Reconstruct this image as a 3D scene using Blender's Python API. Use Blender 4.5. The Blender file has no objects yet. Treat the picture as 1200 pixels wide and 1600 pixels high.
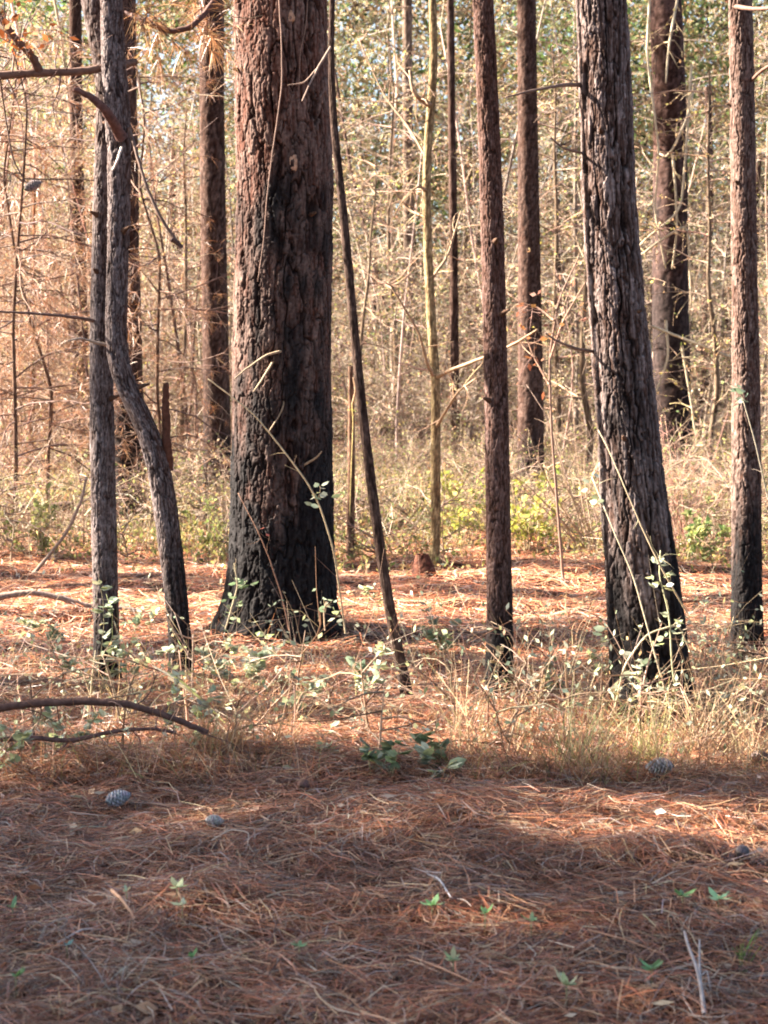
import bpy, math, random
import numpy as np
from mathutils import Vector
rng = np.random.default_rng(11)
random.seed(11)
S = bpy.context.scene
COL = S.collection
# ------------------------------------------------------------------ camera
CAMH = 1.6; FPX = 2800.0; PITCH = math.atan(200 / FPX)
cam = bpy.data.cameras.new('camera'); camo = bpy.data.objects.new('camera', cam); COL.objects.link(camo)
S.camera = camo
camo.location = (0, 0, CAMH); camo.rotation_euler = (math.radians(90) - PITCH, 0, 0)
cam.sensor_fit = 'VERTICAL'; cam.sensor_height = 36; cam.sensor_width = 27
cam.lens = 36 * FPX / 1600
cam.clip_start = 0.05; cam.clip_end = 2000
cam.dof.use_dof = True; cam.dof.focus_distance = 9.5; cam.dof.aperture_fstop = 6.0
# ------------------------------------------------------------------ light
SUN_AZ = math.radians(-78); SUN_EL = math.radians(33)
SD = np.array([math.sin(SUN_AZ) * math.cos(SUN_EL), math.cos(SUN_AZ) * math.cos(SUN_EL), math.sin(SUN_EL)])
world = bpy.data.worlds.new('World'); S.world = world; world.use_nodes = True
wn = world.node_tree
sky = wn.nodes.new('ShaderNodeTexSky'); sky.sky_type = 'NISHITA'; sky.sun_disc = False
sky.sun_elevation = SUN_EL; sky.sun_rotation = SUN_AZ; sky.dust_density = 2.0; sky.air_density = 1.0
wn.links.new(sky.outputs[0], wn.nodes['Background'].inputs[0])
wn.nodes['Background'].inputs[1].default_value = 0.04
sl = bpy.data.lights.new('sun', 'SUN'); sl.energy = 5.0; sl.angle = math.radians(0.53); sl.color = (1, .90, .77)
so = bpy.data.objects.new('sun', sl); COL.objects.link(so)
so.rotation_euler = Vector(SD).to_track_quat('Z', 'Y').to_euler(); so.location = (-20, 10, 20)
S.view_settings.view_transform = 'Standard'; S.view_settings.look = 'None'
S.view_settings.exposure = 3.3; S.view_settings.gamma = 1
S.cycles.filter_width = 1.9
S.cycles.max_bounces = 8; S.cycles.diffuse_bounces = 4; S.cycles.transmission_bounces = 4
# ------------------------------------------------------------------ noise
def h2(ix, iy, s=0):
    n = (ix.astype(np.int64) * 374761393 + iy.astype(np.int64) * 668265263 + s * 974634777) & 0x7fffffff
    n = ((n ^ (n >> 13)) * 1274126177) & 0x7fffffff
    n = ((n ^ (n >> 16)) * 668265263) & 0x7fffffff
    return ((n ^ (n >> 15)) & 0xffffff) / float(0xffffff)
def vn(x, y, s=0):
    x = np.asarray(x, float); y = np.asarray(y, float)
    ix = np.floor(x); iy = np.floor(y); fx = x - ix; fy = y - iy
    fx = fx * fx * (3 - 2 * fx); fy = fy * fy * (3 - 2 * fy)
    a = h2(ix, iy, s); b = h2(ix + 1, iy, s); c = h2(ix, iy + 1, s); d = h2(ix + 1, iy + 1, s)
    return (a + (b - a) * fx) * (1 - fy) + (c + (d - c) * fx) * fy - 0.5
def vp(u, v, nu, s=0):
    iu = np.floor(u); iv = np.floor(v); fu = u - iu; fv = v - iv; fu = fu * fu * (3 - 2 * fu); fv = fv * fv * (3 - 2 * fv)
    a = h2(np.mod(iu, nu), iv, s); b = h2(np.mod(iu + 1, nu), iv, s); c = h2(np.mod(iu, nu), iv + 1, s); d = h2(np.mod(iu + 1, nu), iv + 1, s)
    return (a + (b - a) * fu) * (1 - fv) + (c + (d - c) * fu) * fv - 0.5
def sst(a, b, x):
    t = np.clip((x - a) / (b - a), 0, 1); return t * t * (3 - 2 * t)
# ------------------------------------------------------------------ pixel <-> world (photo pixels, 1200 x 1600)
CF = np.array([0, math.cos(PITCH), -math.sin(PITCH)]); CU = np.array([0, math.sin(PITCH), math.cos(PITCH)])
CR = np.array([1., 0, 0]); C0 = np.array([0, 0, CAMH])
def at(px, py, D):
    d = CF + CR * (px - 600) / FPX + CU * (800 - py) / FPX
    return C0 + d * (D / d[1])
MOUNDS = []
def gh(x, y):
    x = np.asarray(x, float); y = np.asarray(y, float)
    z = .09 * vn(x * .45, y * .45, 1) + (.05 + .02 * sst(8, 10, y)) * vn(x * 1.3, y * 1.9, 2) + .050 * vn(x * 4.0, y * 5.5, 3) + .026 * vn(x * 11, y * 15, 4)
    z = z * (1 + .6 * sst(16, 30, y))
    for mx, my, mr, mh in MOUNDS:
        z = z + mh * np.exp(-((x - mx) ** 2 + (y - my) ** 2) / mr ** 2)
    return z
def gpt(px, py):
    d = CF + CR * (px - 600) / FPX + CU * (800 - py) / FPX; d = d / d[1]
    ys = 2.5 + np.exp(np.linspace(0, math.log(90), 4000)) - 1; p = C0 + d * ys[:, None]
    k = int(np.argmax(p[:, 2] <= gh(p[:, 0], p[:, 1]))); return np.array([p[k, 0], p[k, 1], float(gh(p[k, 0], p[k, 1]))])
for a, b, r, h in [(250, 1440, .22, .045), (1040, 1340, .3, .04), (300, 1010, .4, .05), (665, 885, .35, .10), (760, 1270, .3, .03), (720, 1330, .25, .03),(900,1500,.25,.03),(440,975,.5,.05),(1020,1100,.35,.05),(780,1086,.2,.04),(1167,1018,.25,.05),(166,1040,.2,.05),(284,1055,.2,.05)]:
    q = gpt(a, b); MOUNDS.append((q[0], q[1], r, h))
# ------------------------------------------------------------------ materials
def newmat(name):
    m = bpy.data.materials.new(name); m.use_nodes = True
    return m, m.node_tree, m.node_tree.nodes['Principled BSDF']
def tint_mat(name, transl=0.0, rough=.7, noise=60, amt=.35, bump=0.0, spec=.3):
    m, t, b = newmat(name); N = t.nodes; L = t.links
    at_ = N.new('ShaderNodeAttribute'); at_.attribute_name = 'tint'
    tc = N.new('ShaderNodeTexCoord'); nz = N.new('ShaderNodeTexNoise'); nz.inputs['Scale'].default_value = noise
    nz.inputs['Detail'].default_value = 4
    L.new(tc.outputs['Object'], nz.inputs['Vector'])
    mr = N.new('ShaderNodeMapRange'); mr.inputs[1].default_value = .3; mr.inputs[2].default_value = .7
    mr.inputs[3].default_value = 1 - amt; mr.inputs[4].default_value = 1 + amt
    L.new(nz.outputs[0], mr.inputs[0])
    mx = N.new('ShaderNodeVectorMath'); mx.operation = 'SCALE'
    L.new(at_.outputs['Color'], mx.inputs[0]); L.new(mr.outputs[0], mx.inputs['Scale'])
    L.new(mx.outputs[0], b.inputs['Base Color'])
    b.inputs['Roughness'].default_value = rough; b.inputs['Specular IOR Level'].default_value = spec
    if bump:
        bp = N.new('ShaderNodeBump'); bp.inputs['Strength'].default_value = 1; bp.inputs['Distance'].default_value = bump
        L.new(nz.outputs[0], bp.inputs['Height']); L.new(bp.outputs[0], b.inputs['Normal'])
    if transl:
        tr = N.new('ShaderNodeBsdfTranslucent'); L.new(mx.outputs[0], tr.inputs['Color'])
        ms = N.new('ShaderNodeMixShader'); ms.inputs[0].default_value = transl
        L.new(b.outputs[0], ms.inputs[1]); L.new(tr.outputs[0], ms.inputs[2])
        L.new(ms.outputs[0], N['Material Output'].inputs['Surface'])
    return m
M_bark = tint_mat('bark', rough=.9, noise=45, amt=.35, bump=.006, spec=.08)
M_wood = tint_mat('twig_wood', rough=.75, noise=40, amt=.3)
M_leaf = tint_mat('leaf', transl=.45, rough=.6, noise=30, amt=.25, spec=.3)
M_needle = tint_mat('dead_needle', transl=.25, rough=.42, noise=9, amt=.3, spec=.6)
M_straw = tint_mat('straw', transl=.35, rough=.55, noise=9, amt=.25, spec=.4)
M_cone = tint_mat('cone_scale', rough=.7, noise=90, amt=.4)
def ground_mat():
    m, t, b = newmat('needle_covered_soil'); N = t.nodes; L = t.links
    tc = N.new('ShaderNodeTexCoord')
    cols = []
    n1 = N.new('ShaderNodeTexNoise'); n1.inputs['Scale'].default_value = 1.3; n1.inputs['Detail'].default_value = 6
    n2 = N.new('ShaderNodeTexNoise'); n2.inputs['Scale'].default_value = 38; n2.inputs['Detail'].default_value = 8
    for n in (n1, n2): L.new(tc.outputs['Object'], n.inputs['Vector'])
    r1 = N.new('ShaderNodeValToRGB'); e = r1.color_ramp.elements
    e[0].position = .35; e[0].color = (.045, .019, .012, 1); e[1].position = .65; e[1].color = (.11, .045, .025, 1)
    L.new(n1.outputs[0], r1.inputs[0])
    r2 = N.new('ShaderNodeValToRGB'); e = r2.color_ramp.elements
    e[0].position = .4; e[0].color = (.4, .4, .4, 1); e[1].position = .65; e[1].color = (1.3, 1.2, 1.1, 1)
    L.new(n2.outputs[0], r2.inputs[0])
    mx = N.new('ShaderNodeMix'); mx.data_type = 'RGBA'; mx.blend_type = 'MULTIPLY'; mx.inputs[0].default_value = 1
    L.new(r1.outputs[0], mx.inputs[6]); L.new(r2.outputs[0], mx.inputs[7]); L.new(mx.outputs[2], b.inputs['Base Color'])
    bp = N.new('ShaderNodeBump'); bp.inputs['Distance'].default_value = .02; L.new(n2.outputs[0], bp.inputs['Height'])
    L.new(bp.outputs[0], b.inputs['Normal']); b.inputs['Roughness'].default_value = .95; b.inputs['Specular IOR Level'].default_value = .1
    return m
M_ground = ground_mat()
# ------------------------------------------------------------------ mesh building
def nrm(a): return a / np.maximum(np.linalg.norm(a, axis=-1, keepdims=True), 1e-9)
class Geo:
    def __init__(s): s.v = []; s.q = []; s.c = []; s.n = 0
    def add(s, v, q, c):
        v = np.asarray(v, np.float32).reshape(-1, 3); c = np.broadcast_to(np.asarray(c, np.float32), v.shape)
        s.v.append(v); s.q.append(np.asarray(q, np.int64).reshape(-1, 4) + s.n); s.c.append(c); s.n += len(v)
    def tubes(s, P, R, c, sides=4):
        """P (n,k,3) R (n,k) c (n,3)"""
        P = np.asarray(P, float); n, k, _ = P.shape; R = np.broadcast_to(np.asarray(R, float), (n, k))
        T = nrm(np.gradient(P, axis=1)); av = nrm(P[:, -1] - P[:, 0])
        ref = np.where(np.abs(av[:, 2:3]) > .8, np.array([[1., .2, 0]]), np.array([[0, 0, 1.]]))[:, None, :]
        A = nrm(np.cross(T, np.broadcast_to(ref, T.shape))); B = np.cross(T, A)
        th = np.arange(sides) * 2 * math.pi / sides
        V = P[:, :, None, :] + R[:, :, None, None] * (A[:, :, None, :] * np.cos(th)[None, None, :, None] + B[:, :, None, :] * np.sin(th)[None, None, :, None])
        i = np.arange(n)[:, None, None] * (k * sides); j = np.arange(k - 1)[None, :, None] * sides; a = np.arange(sides)[None, None, :]
        b = (a + 1) % sides
        Q = np.stack([i + j + a, i + j + b, i + j + sides + b, i + j + sides + a], -1).reshape(-1, 4)
        C = np.broadcast_to(np.asarray(c, float).reshape(-1, 1, 3), (n, k * sides, 3)).reshape(-1, 3)
        s.add(V, Q, C)
        if sides >= 4:                                   # cap the ends
            base = (np.arange(n) * k * sides)[:, None]
            for o_ in (0, (k - 1) * sides):
                for m in range(1, sides - 2 + 1, 2):
                    q = np.concatenate([base + o_, base + o_ + m, base + o_ + m + 1, base + o_ + min(m + 2, sides - 1 if m + 2 < sides else m + 1)], 1)
                    if m + 2 < sides: s.q.append(q + s.n - len(C))
    def ribbons(s, P, W, side, c):
        P = np.asarray(P, float); n, k, _ = P.shape; W = np.broadcast_to(np.asarray(W, float), (n, k))
        side = side[:, None, :] * W[:, :, None] * .5
        V = np.stack([P - side, P + side], 2)
        i = np.arange(n)[:, None] * (2 * k); j = np.arange(k - 1)[None, :] * 2
        Q = np.stack([i + j, i + j + 1, i + j + 3, i + j + 2], -1).reshape(-1, 4)
        C = np.broadcast_to(np.asarray(c, float).reshape(-1, 1, 3), (n, 2 * k, 3)).reshape(-1, 3)
        s.add(V, Q, C)
    def leaves(s, p, a, b, Ln, Wd, c):
        """diamond leaves: base p, axis a, side b"""
        n = len(p); Ln = np.broadcast_to(Ln, (n,))[:, None]; Wd = np.broadcast_to(Wd, (n,))[:, None]
        V = np.stack([p, p + a * Ln * .45 + b * Wd * .5, p + a * Ln, p + a * Ln * .45 - b * Wd * .5], 1)
        Q = np.arange(4 * n).reshape(-1, 4)
        s.add(V, Q, np.repeat(np.broadcast_to(np.asarray(c, float), (n, 3)), 4, 0))
    def fleaves(s, p, a, b, Ln, Wd, c):
        """folded ovate leaves, 8 verts 4 quads"""
        n = len(p); Ln = np.broadcast_to(Ln, (n,))[:, None]; Wd = np.broadcast_to(Wd, (n,))[:, None]
        up = np.cross(a, b)
        mid = p + a * Ln * .5 - up * Wd * .12
        V = np.stack([p, p + a * Ln * .22 + b * Wd * .42, p + a * Ln * .62 + b * Wd * .44, p + a * Ln - up * Ln * .12, p + a * Ln * .62 - b * Wd * .44, p + a * Ln * .22 - b * Wd * .42, mid], 1)
        o_ = np.arange(n)[:, None] * 7
        Q = np.concatenate([o_ + np.array([[0, 1, 2, 6]]), o_ + np.array([[6, 2, 3, 4]]), o_ + np.array([[0, 6, 4, 5]])], 0)
        s.add(V, Q, np.repeat(np.broadcast_to(np.asarray(c, float), (n, 3)), 7, 0))
    def mesh(s, name, mat, origin=(0, 0, 0), smooth=False):
        V = np.concatenate(s.v) - np.asarray(origin, np.float32); Q = np.concatenate(s.q); C = np.concatenate(s.c)
        me = bpy.data.meshes.new(name)
        me.vertices.add(len(V)); me.vertices.foreach_set('co', V.astype(np.float32).ravel())
        me.loops.add(Q.size); me.loops.foreach_set('vertex_index', Q.astype(np.int32).ravel())
        me.polygons.add(len(Q)); me.polygons.foreach_set('loop_start', (np.arange(len(Q)) * 4).astype(np.int32))
        me.update(calc_edges=True)
        if smooth: me.polygons.foreach_set('use_smooth', np.ones(len(Q), bool))
        a = me.color_attributes.new('tint', 'FLOAT_COLOR', 'POINT')
        a.data.foreach_set('color', np.concatenate([C, np.ones((len(C), 1), np.float32)], 1).astype(np.float32).ravel())
        me.materials.append(mat)
        return me
    def build(s, name, mat, parent=None, origin=(0, 0, 0), smooth=False):
        """origin: world position of the thing; the mesh is stored local to it"""
        o = bpy.data.objects.new(name, s.mesh(name, mat, origin, smooth)); COL.objects.link(o)
        if parent is not None: o.parent = parent
        else: o.location = origin
        return o
def tag(o, label=None, cat=None, group=None, kind=None):
    for k, v in (('label', label), ('category', cat), ('group', group), ('kind', kind)):
        if v: o[k] = v
    return o
def thing(name, loc, label, cat, group=None):
    o = bpy.data.objects.new(name, None); o.empty_display_size = .2; COL.objects.link(o)
    o.location = Vector([float(a) for a in loc]); return tag(o, label, cat, group)
def copy_tree(o, parent=None):
    c = o.copy(); COL.objects.link(c)
    if parent: c.parent = parent
    for ch in list(o.children): copy_tree(ch, c)
    return c
def rdir(n, zmin=-1., zmax=1., g=None):
    g = g or rng
    z = g.uniform(zmin, zmax, n); t = g.uniform(0, 2 * math.pi, n); r = np.sqrt(np.maximum(0, 1 - z * z))
    return np.stack([r * np.cos(t), r * np.sin(t), z], 1)
def pal(cols, n, jit=.18, w=None):
    cols = np.array(cols, float); i = rng.choice(len(cols), n, p=w)
    return cols[i] * np.exp(rng.normal(0, jit, (n, 1))) * np.exp(rng.normal(0, .05, (n, 3)))
def grow(P0, D0, L, k=4, wig=.15, grav=0.0):
    """curved paths from P0 along D0, length L -> (n,k,3)"""
    n = len(P0); L = np.broadcast_to(L, (n,)); out = [P0]; d = D0.copy()
    for i in range(k - 1):
        d = nrm(d + rng.normal(0, wig, (n, 3)) + np.array([0, 0, grav]))
        out.append(out[-1] + d * (L / (k - 1))[:, None])
    return np.stack(out, 1)
def sub(P, per, lo=.2, hi=1.0):
    """random points on paths P: returns parent index, position, tangent, parameter"""
    n, k, _ = P.shape; idx = np.repeat(np.arange(n), per); t = rng.uniform(lo, hi, len(idx)) * (k - 1) * .9999
    i = t.astype(int); f = (t - i)[:, None]
    a = P[idx, i]; b = P[idx, np.minimum(i + 1, k - 1)]
    return idx, a + (b - a) * f, nrm(b - a), t / (k - 1)
# palettes (base colours)
NEEDLE = [(.27, .092, .042), (.34, .155, .075), (.17, .065, .035), (.44, .29, .17), (.26, .20, .16), (.07, .03, .02)]
STRAW = [(.46, .34, .17), (.38, .25, .12), (.52, .42, .24), (.30, .17, .09)]
OLIVE = [(.11, .13, .04), (.18, .19, .06), (.28, .21, .08), (.30, .17, .08), (.36, .30, .09)]
# ------------------------------------------------------------------ ground sheet
def axis(lo, hi, step, far, n=22):
    c = np.arange(lo, hi + 1e-6, step); g = step * np.power((far / step), np.linspace(0, 1, n + 1))[1:]
    return np.concatenate([(lo - g)[::-1], c, hi + g])
gx = axis(-5, 5, .05, 500); gy = axis(3, 18, .05, 700)
X, Y = np.meshgrid(gx, gy); Z = gh(X, Y)
g = Geo(); nx, ny = len(gx), len(gy)
i = np.arange(ny - 1)[:, None] * nx + np.arange(nx - 1)[None]
g.add(np.stack([X, Y, Z], -1), np.stack([i, i + 1, i + nx + 1, i + nx], -1), (.1, .05, .03))
tag(g.build('ground', M_ground, smooth=True), kind='structure')
# ------------------------------------------------------------------ bark trunks
def cells(u, v, nu, s, jit=.85):
    iu = np.floor(u); iv = np.floor(v); F1 = np.full(u.shape, 9.); F2 = np.full(u.shape, 9.); ID = np.zeros(u.shape)
    for di in (-1, 0, 1):
        for dj in (-1, 0, 1):
            cu = iu + di; cv = iv + dj; w = np.mod(cu, nu)
            px = cu + .5 + jit * (h2(w, cv, s) - .5) + .5 * (np.mod(cv, 2) - .5); py = cv + .5 + jit * (h2(w, cv, s + 5) - .5)
            d = np.hypot(u - px, v - py); r = h2(w, cv, s + 9)
            c = d < F1
            F2 = np.where(c, F1, np.minimum(F2, d)); ID = np.where(c, r, ID); F1 = np.where(c, d, F1)
    return F1, F2, ID
def bark_trunk(g, C, R, nu, dz, plate=(.05, .16), depth=.012, seed=1, char=None, flare=0., colors=None, charx=1.):
    """C (k,3) centres from base up, R (k,) radii; char = height of fire blackening"""
    C = np.asarray(C, float); R = np.asarray(R, float)
    s = np.concatenate([[0], np.cumsum(np.linalg.norm(np.diff(C, axis=0), axis=1))])
    t = np.arange(0, s[-1], dz)
    if t[-1] < s[-1]: t = np.append(t, s[-1])
    c = np.stack([np.interp(t, s, C[:, a]) for a in range(3)], 1); r = np.interp(t, s, R)
    w = max(3, int(.12 / dz)); ker = np.ones(2 * w + 1) / (2 * w + 1)
    if len(t) > 4 * w:
        for a in range(2):
            p = np.concatenate([2 * c[0, a] - c[1:w + 1, a][::-1], c[:, a], 2 * c[-1, a] - c[-w - 1:-1, a][::-1]]); c[:, a] = np.convolve(p, ker, 'valid')
        p = np.concatenate([np.full(w, r[0]), r, np.full(w, r[-1])]); r = np.convolve(p, ker, 'valid')
    th = np.arange(nu) / nu * 2 * math.pi
    TH, T = np.meshgrid(th, t)
    nc = max(4, int(round(2 * math.pi * R.mean() / plate[0])))
    cx, sx = np.cos(TH), np.sin(TH); U = TH / (2 * math.pi); W = T / plate[1]
    w1 = vp(U * nc, W * 1.1, nc, seed); w2 = vp(U * nc * 2, W * 3.1, nc * 2, seed + 1); w3 = vp(U * nc * 2, W * 2.2, nc * 2, seed + 2)
    fine = vp(U * nc * 9, W * 9, nc * 9, seed + 4); fine2 = vp(U * nc * 5, W * 16, nc * 5, seed + 5); strk = vp(U * nc * 7, W * 2.2, nc * 7, seed + 6)
    uu = U * nc + w1 * .55 + w2 * .25; vv = W + w3 * .8 + w1 * .5
    n1 = vp(uu, vv * .45, nc, seed + 11) + .35 * vp(uu * 2, vv * 1.4, nc * 2, seed + 12)
    n2 = vp(uu * 2 + .5, vv * 1.5, nc * 2, seed + 13) + .3 * fine
    F1, F2, ID = cells(uu * 1.0 + w2 * .5, vv * 1.35 + fine * .12, nc, seed)
    e = F2 - F1 + fine * .12
    k1 = sst(.0, .085, np.abs(n1 + fine * .05)); k2 = sst(.0, .06, np.abs(n2)); k3 = sst(0, .10, e)
    lay = np.floor(ID * 3.99) / 3
    big = vp(U * 3, T * .9, 3, seed + 8)
    disp = depth * (.55 * k1 + .22 * k2 + .30 * k3 * k1 + .30 * lay * k3 - .75) + depth * (.16 * fine + .14 * fine2 + .14 * strk) + depth * .6 * big
    crk = np.clip(.25 + .75 * k1, 0, 1) * (.55 + .45 * k2) * (.50 + .50 * k3)
    rr = r[:, None] * (1 + flare * np.exp(-np.maximum(T - .16, 0) / .10) * (1 + 1.3 * vp(U * 5, T * 2, 5, seed + 30) + .3 * np.cos(TH * 3 + seed))) + disp
    V = np.stack([c[:, 0:1] + rr * cx, c[:, 1:2] + rr * sx, np.broadcast_to(c[:, 2:3], rr.shape)], -1)
    if colors is None: colors = ((.035, .014, .009), (.22, .085, .055), (.25, .165, .135))
    c0, c1, c2 = [np.array(k_) * f_ for k_, f_ in zip(colors, (.26, .36, .62))]
    m = np.clip(ID * .55 + big * .7 + fine * .5 + strk * 1.1 + .18, 0, 1)[..., None]
    col = c1 * (1 - m) + c2 * m
    col = col * np.exp(.4 * fine2 + .3 * strk)[..., None]
    col = c0 + (col - c0) * (crk ** 1.35)[..., None]
    if char:
        ce = T + char * .7 * vp(U * 4, T * 1.1, 4, seed + 20) + .22 * char * vp(U * 14, T * 3, 14, seed + 21) + .3 * char * vp(U * 40, T * 7, 40, seed + 22) * (.4 + crk) - .10 * char * (ID - .5)
        cc = sst(char * 1.15, char * .45, ce) * charx; cc = cc * (.75 + .25 * sst(char * .9, char * .4, ce))
        ck = np.array([.007, .005, .005]) + .014 * (m * crk[..., None])
        col = col * (1 - cc[..., None]) + ck * cc[..., None]
    pl = None
    n = len(t); i = np.arange(n - 1)[:, None] * nu; a = np.arange(nu)[None]; b = (a + 1) % nu
    Q = np.stack([i + a, i + b, i + nu + b, i + nu + a], -1)
    g.add(V, Q, col.reshape(-1, 3))
    return c, r
def px_path(spec, D):
    """spec rows (px, py, width_px) -> centres, radii at depth D, base first"""
    spec = sorted(spec, key=lambda a: -a[1])
    C = np.array([at(a, b, D) for a, b, w in spec]); R = np.array([w * .5 * D / FPX for a, b, w in spec])
    return C, R
def pxcurve(pts, D, rpx, g, col, sides=5, fork=None):
    """a tube through photo pixels, (px, py, depth offset)"""
    P = np.array([at(a, b, D + c) for a, b, c in pts]); k = len(P)
    t = np.linspace(0, k - 1, 6 * k); P = np.stack([np.interp(t, np.arange(k), P[:, a]) for a in range(3)], 1)
    for _ in range(3): P[1:-1] = (P[:-2] + P[1:-1] * 2 + P[2:]) / 4
    r = np.linspace(rpx[0], rpx[1], len(P)) * D / FPX
    P[1:-1] += rng.normal(0, .08, (len(P) - 2, 3)) * r.mean()
    g.tubes(P[None], (r * (1 + rng.normal(0, .04, len(r))))[None], np.array([col]), sides)
    return P
# pine crown (shared): limbs, twigs and needle tufts, local to the crown base
def crown_mesh(H=6.0, nl=46, spread=2.6, seed=0, dens=1.0):
    g = Geo(); t = rng.uniform(0, 1, nl) ** .9; d = rdir(nl, -.05, .45)
    L = spread * (1.05 - t * .75) * rng.uniform(.7, 1.1, nl)
    P = grow(np.stack([np.zeros(nl), np.zeros(nl), t * H], 1), d, L, 6, .12, .06)
    R = np.linspace(1, .2, 6)[None] * (.045 * (1.1 - t))[:, None]
    g.tubes(P, R, pal([(.12, .08, .06)], nl), 4)
    i, p, td, q = sub(P, 9, .25, 1)
    d2 = nrm(td + rdir(len(p)) * .7); P2 = grow(p, d2, rng.uniform(.3, .7, len(p)), 3, .15, .1)
    g.tubes(P2, np.array([.009, .006, .003]), pal([(.13, .08, .05)], len(p)), 3)
    i, p, td, q = sub(P2, max(1, int(5 * dens)), .3, 1)
    per = 12; idx = np.repeat(np.arange(len(p)), per)
    d3 = nrm(td[idx] * .7 + rdir(len(idx))); P3 = grow(p[idx], d3, rng.uniform(.13, .24, len(idx)), 2, .1, -.1)
    c = pal([(.045, .085, .022), (.07, .10, .03), (.10, .09, .03), (.20, .10, .04)], len(idx), .2, [.4, .35, .15, .1])
    g.ribbons(P3, np.array([.010, .004]), nrm(np.cross(d3, rdir(len(idx)))), c)
    return g
CROWNS = [crown_mesh(6.5, 46, 2.7, 0, 1).mesh('crown', M_needle), crown_mesh(5.0, 36, 2.0, 1).mesh('crown', M_needle), crown_mesh(6.5, 60, 2.6, 2, 2.6).mesh('crown', M_needle)]
def add_crown(root, local, which=0, scale=1., rz=0.):
    o = bpy.data.objects.new('crown', CROWNS[which]); COL.objects.link(o); o.parent = root
    o.location = Vector([float(a) for a in local]); o.scale = (scale,) * 3; o.rotation_euler = (0, 0, rz); return o

def pine(label, spec, base_py, nu, dz, plate, depth, seed, char, flare=.15, top=11., crown=None, name='pine_tree', group=None, colors=None, topr=.6, cat='pine tree', charx=1.):
    """a pine traced in photo pixels; the trunk continues above the frame to its crown"""
    bx = max(spec, key=lambda a: a[1])[0]; gp = gpt(bx, base_py); D = gp[1]
    C, R = px_path(spec, D)
    C = np.concatenate([[C[0] + (C[0] - C[1]) / max(1e-6, np.linalg.norm(C[0] - C[1])) * .15], C]); R = np.concatenate([[R[0] * 1.02], R])
    gp[2] = float(gh(C[1][0], D)) ; gp[0] = C[1][0]
    root = thing(name, gp, label, cat, group)
    d = (C[-1] - C[-3]); d = d / d[2]; d = np.array([d[0] * .4, 0, 1.])
    h = top - C[-1][2]
    up = np.array([C[-1] + d * h * f for f in (.12, .5, 1.)]); ur = R[-1] * np.array([.97, .9, topr])
    g = Geo(); bark_trunk(g, C, R, nu, dz, plate, depth, seed, char, flare, colors, charx)
    # coarser upper trunk (above the frame) in the same mesh
    C2 = np.concatenate([[C[-1]], up]); R2 = np.concatenate([[R[-1]], ur])
    bark_trunk(g, C2, R2, 24, .15, plate, depth * .6, seed + 50, None, 0, colors)
    g.build('trunk', M_bark, root, gp, smooth=True)
    if name == 'pine_tree' and nu >= 100:
        for _ in range(7 if nu < 200 else 5):
            z_ = rng.uniform(1.2, C[-1][2]); c_ = np.array([np.interp(z_, C[:, 2], C[:, 0]), np.interp(z_, C[:, 2], C[:, 1]), z_]); r_ = np.interp(z_, C[:, 2], R)
            a_ = rng.uniform(0, 2 * math.pi); d_ = np.array([math.cos(a_), math.sin(a_), .25]); L_ = rng.uniform(.02, .07); q_ = np.linspace(0, 1, 5)[:, None]
            gs = Geo(); gs.tubes((c_ + d_ * (r_ * .8 + q_ * (L_ + r_ * .2)))[None], np.array([[.018, .014, .009, .007, .005]]) * (1 + r_ * 3), np.array([[.08, .045, .03]]), 7); gs.build('branch_stub', M_bark, root, gp, True)
    if crown is not None:
        add_crown(root, C2[-1] - np.array([0, 0, 1.]) - gp, crown, 1., seed * 1.3)
    return root, gp, D, C, R
WOODC = (.17, .12, .10)
# T2 the big old pine ------------------------------------------------
t2, o2, D2, C2_, R2_ = pine('thickest old pine with plated bark, black charred base and two pale scars, left of centre',
    [(437, -40, 138), (438, 0, 138), (441, 150, 140), (445, 300, 142), (442, 450, 145), (440, 600, 147), (440, 720, 150), (440, 830, 156), (440, 900, 162), (438, 945, 170), (437, 978, 184)],
    978, 420, .0055, (.070, .20), .026, 3, 3.0, flare=.16, top=10.5, crown=0)
# bark scars, burl, dead twigs on it
for (a, b, w, h) in ((455, 26, 11, 19), (457, 254, 17, 26)):
    g = Geo(); k = 14; th = np.arange(k) * 2 * math.pi / k; s_ = D2 / FPX
    Df = D2 - float(np.interp(at(a, b, D2)[2], C2_[:, 2], R2_)) * math.sqrt(max(.1, 1 - ((a - 440) / 72.) ** 2)) - .012
    c = at(a, b, Df)
    rr = 1 + .15 * np.sin(3 * th + a)
    ring = lambda f, y: np.stack([c[0] + np.cos(th) * w * .5 * s_ * f * rr, np.full(k, Df + y), c[2] + np.sin(th) * h * .5 * s_ * f * rr], 1)
    rs = [ring(1, .05), ring(1, .006), ring(.75, -.004), ring(.02, .002)]; V = np.concatenate(rs)
    Q = [[j * k + m, j * k + (m + 1) % k, (j + 1) * k + (m + 1) % k, (j + 1) * k + m] for j in range(3) for m in range(k)]
    g.add(V, Q, (.42, .25, .16)); g.build('bark_scar', M_bark, t2, o2)
g = Geo(); c = at(443, 545, D2 - .24); k = 16
th, ph = np.meshgrid(np.linspace(0, 2 * math.pi, k, endpoint=False), np.linspace(.05, math.pi - .05, 12))
rr = .085 * (1 + .35 * vn(np.cos(th) * 2 * np.sin(ph) + 5, np.sin(th) * 2 * np.sin(ph) + ph * 2, 3) * 2)
V = np.stack([c[0] + rr * 1.3 * np.cos(th) * np.sin(ph), c[1] + rr * .6 * np.sin(th) * np.sin(ph), c[2] + rr * .8 * np.cos(ph)], -1)
i = np.arange(11)[:, None] * k; a = np.arange(k)[None]
g.add(V, np.stack([i + a, i + (a + 1) % k, i + k + (a + 1) % k, i + k + a], -1), (.05, .03, .028)); g.build('burl', M_bark, t2, o2, smooth=True)
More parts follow.
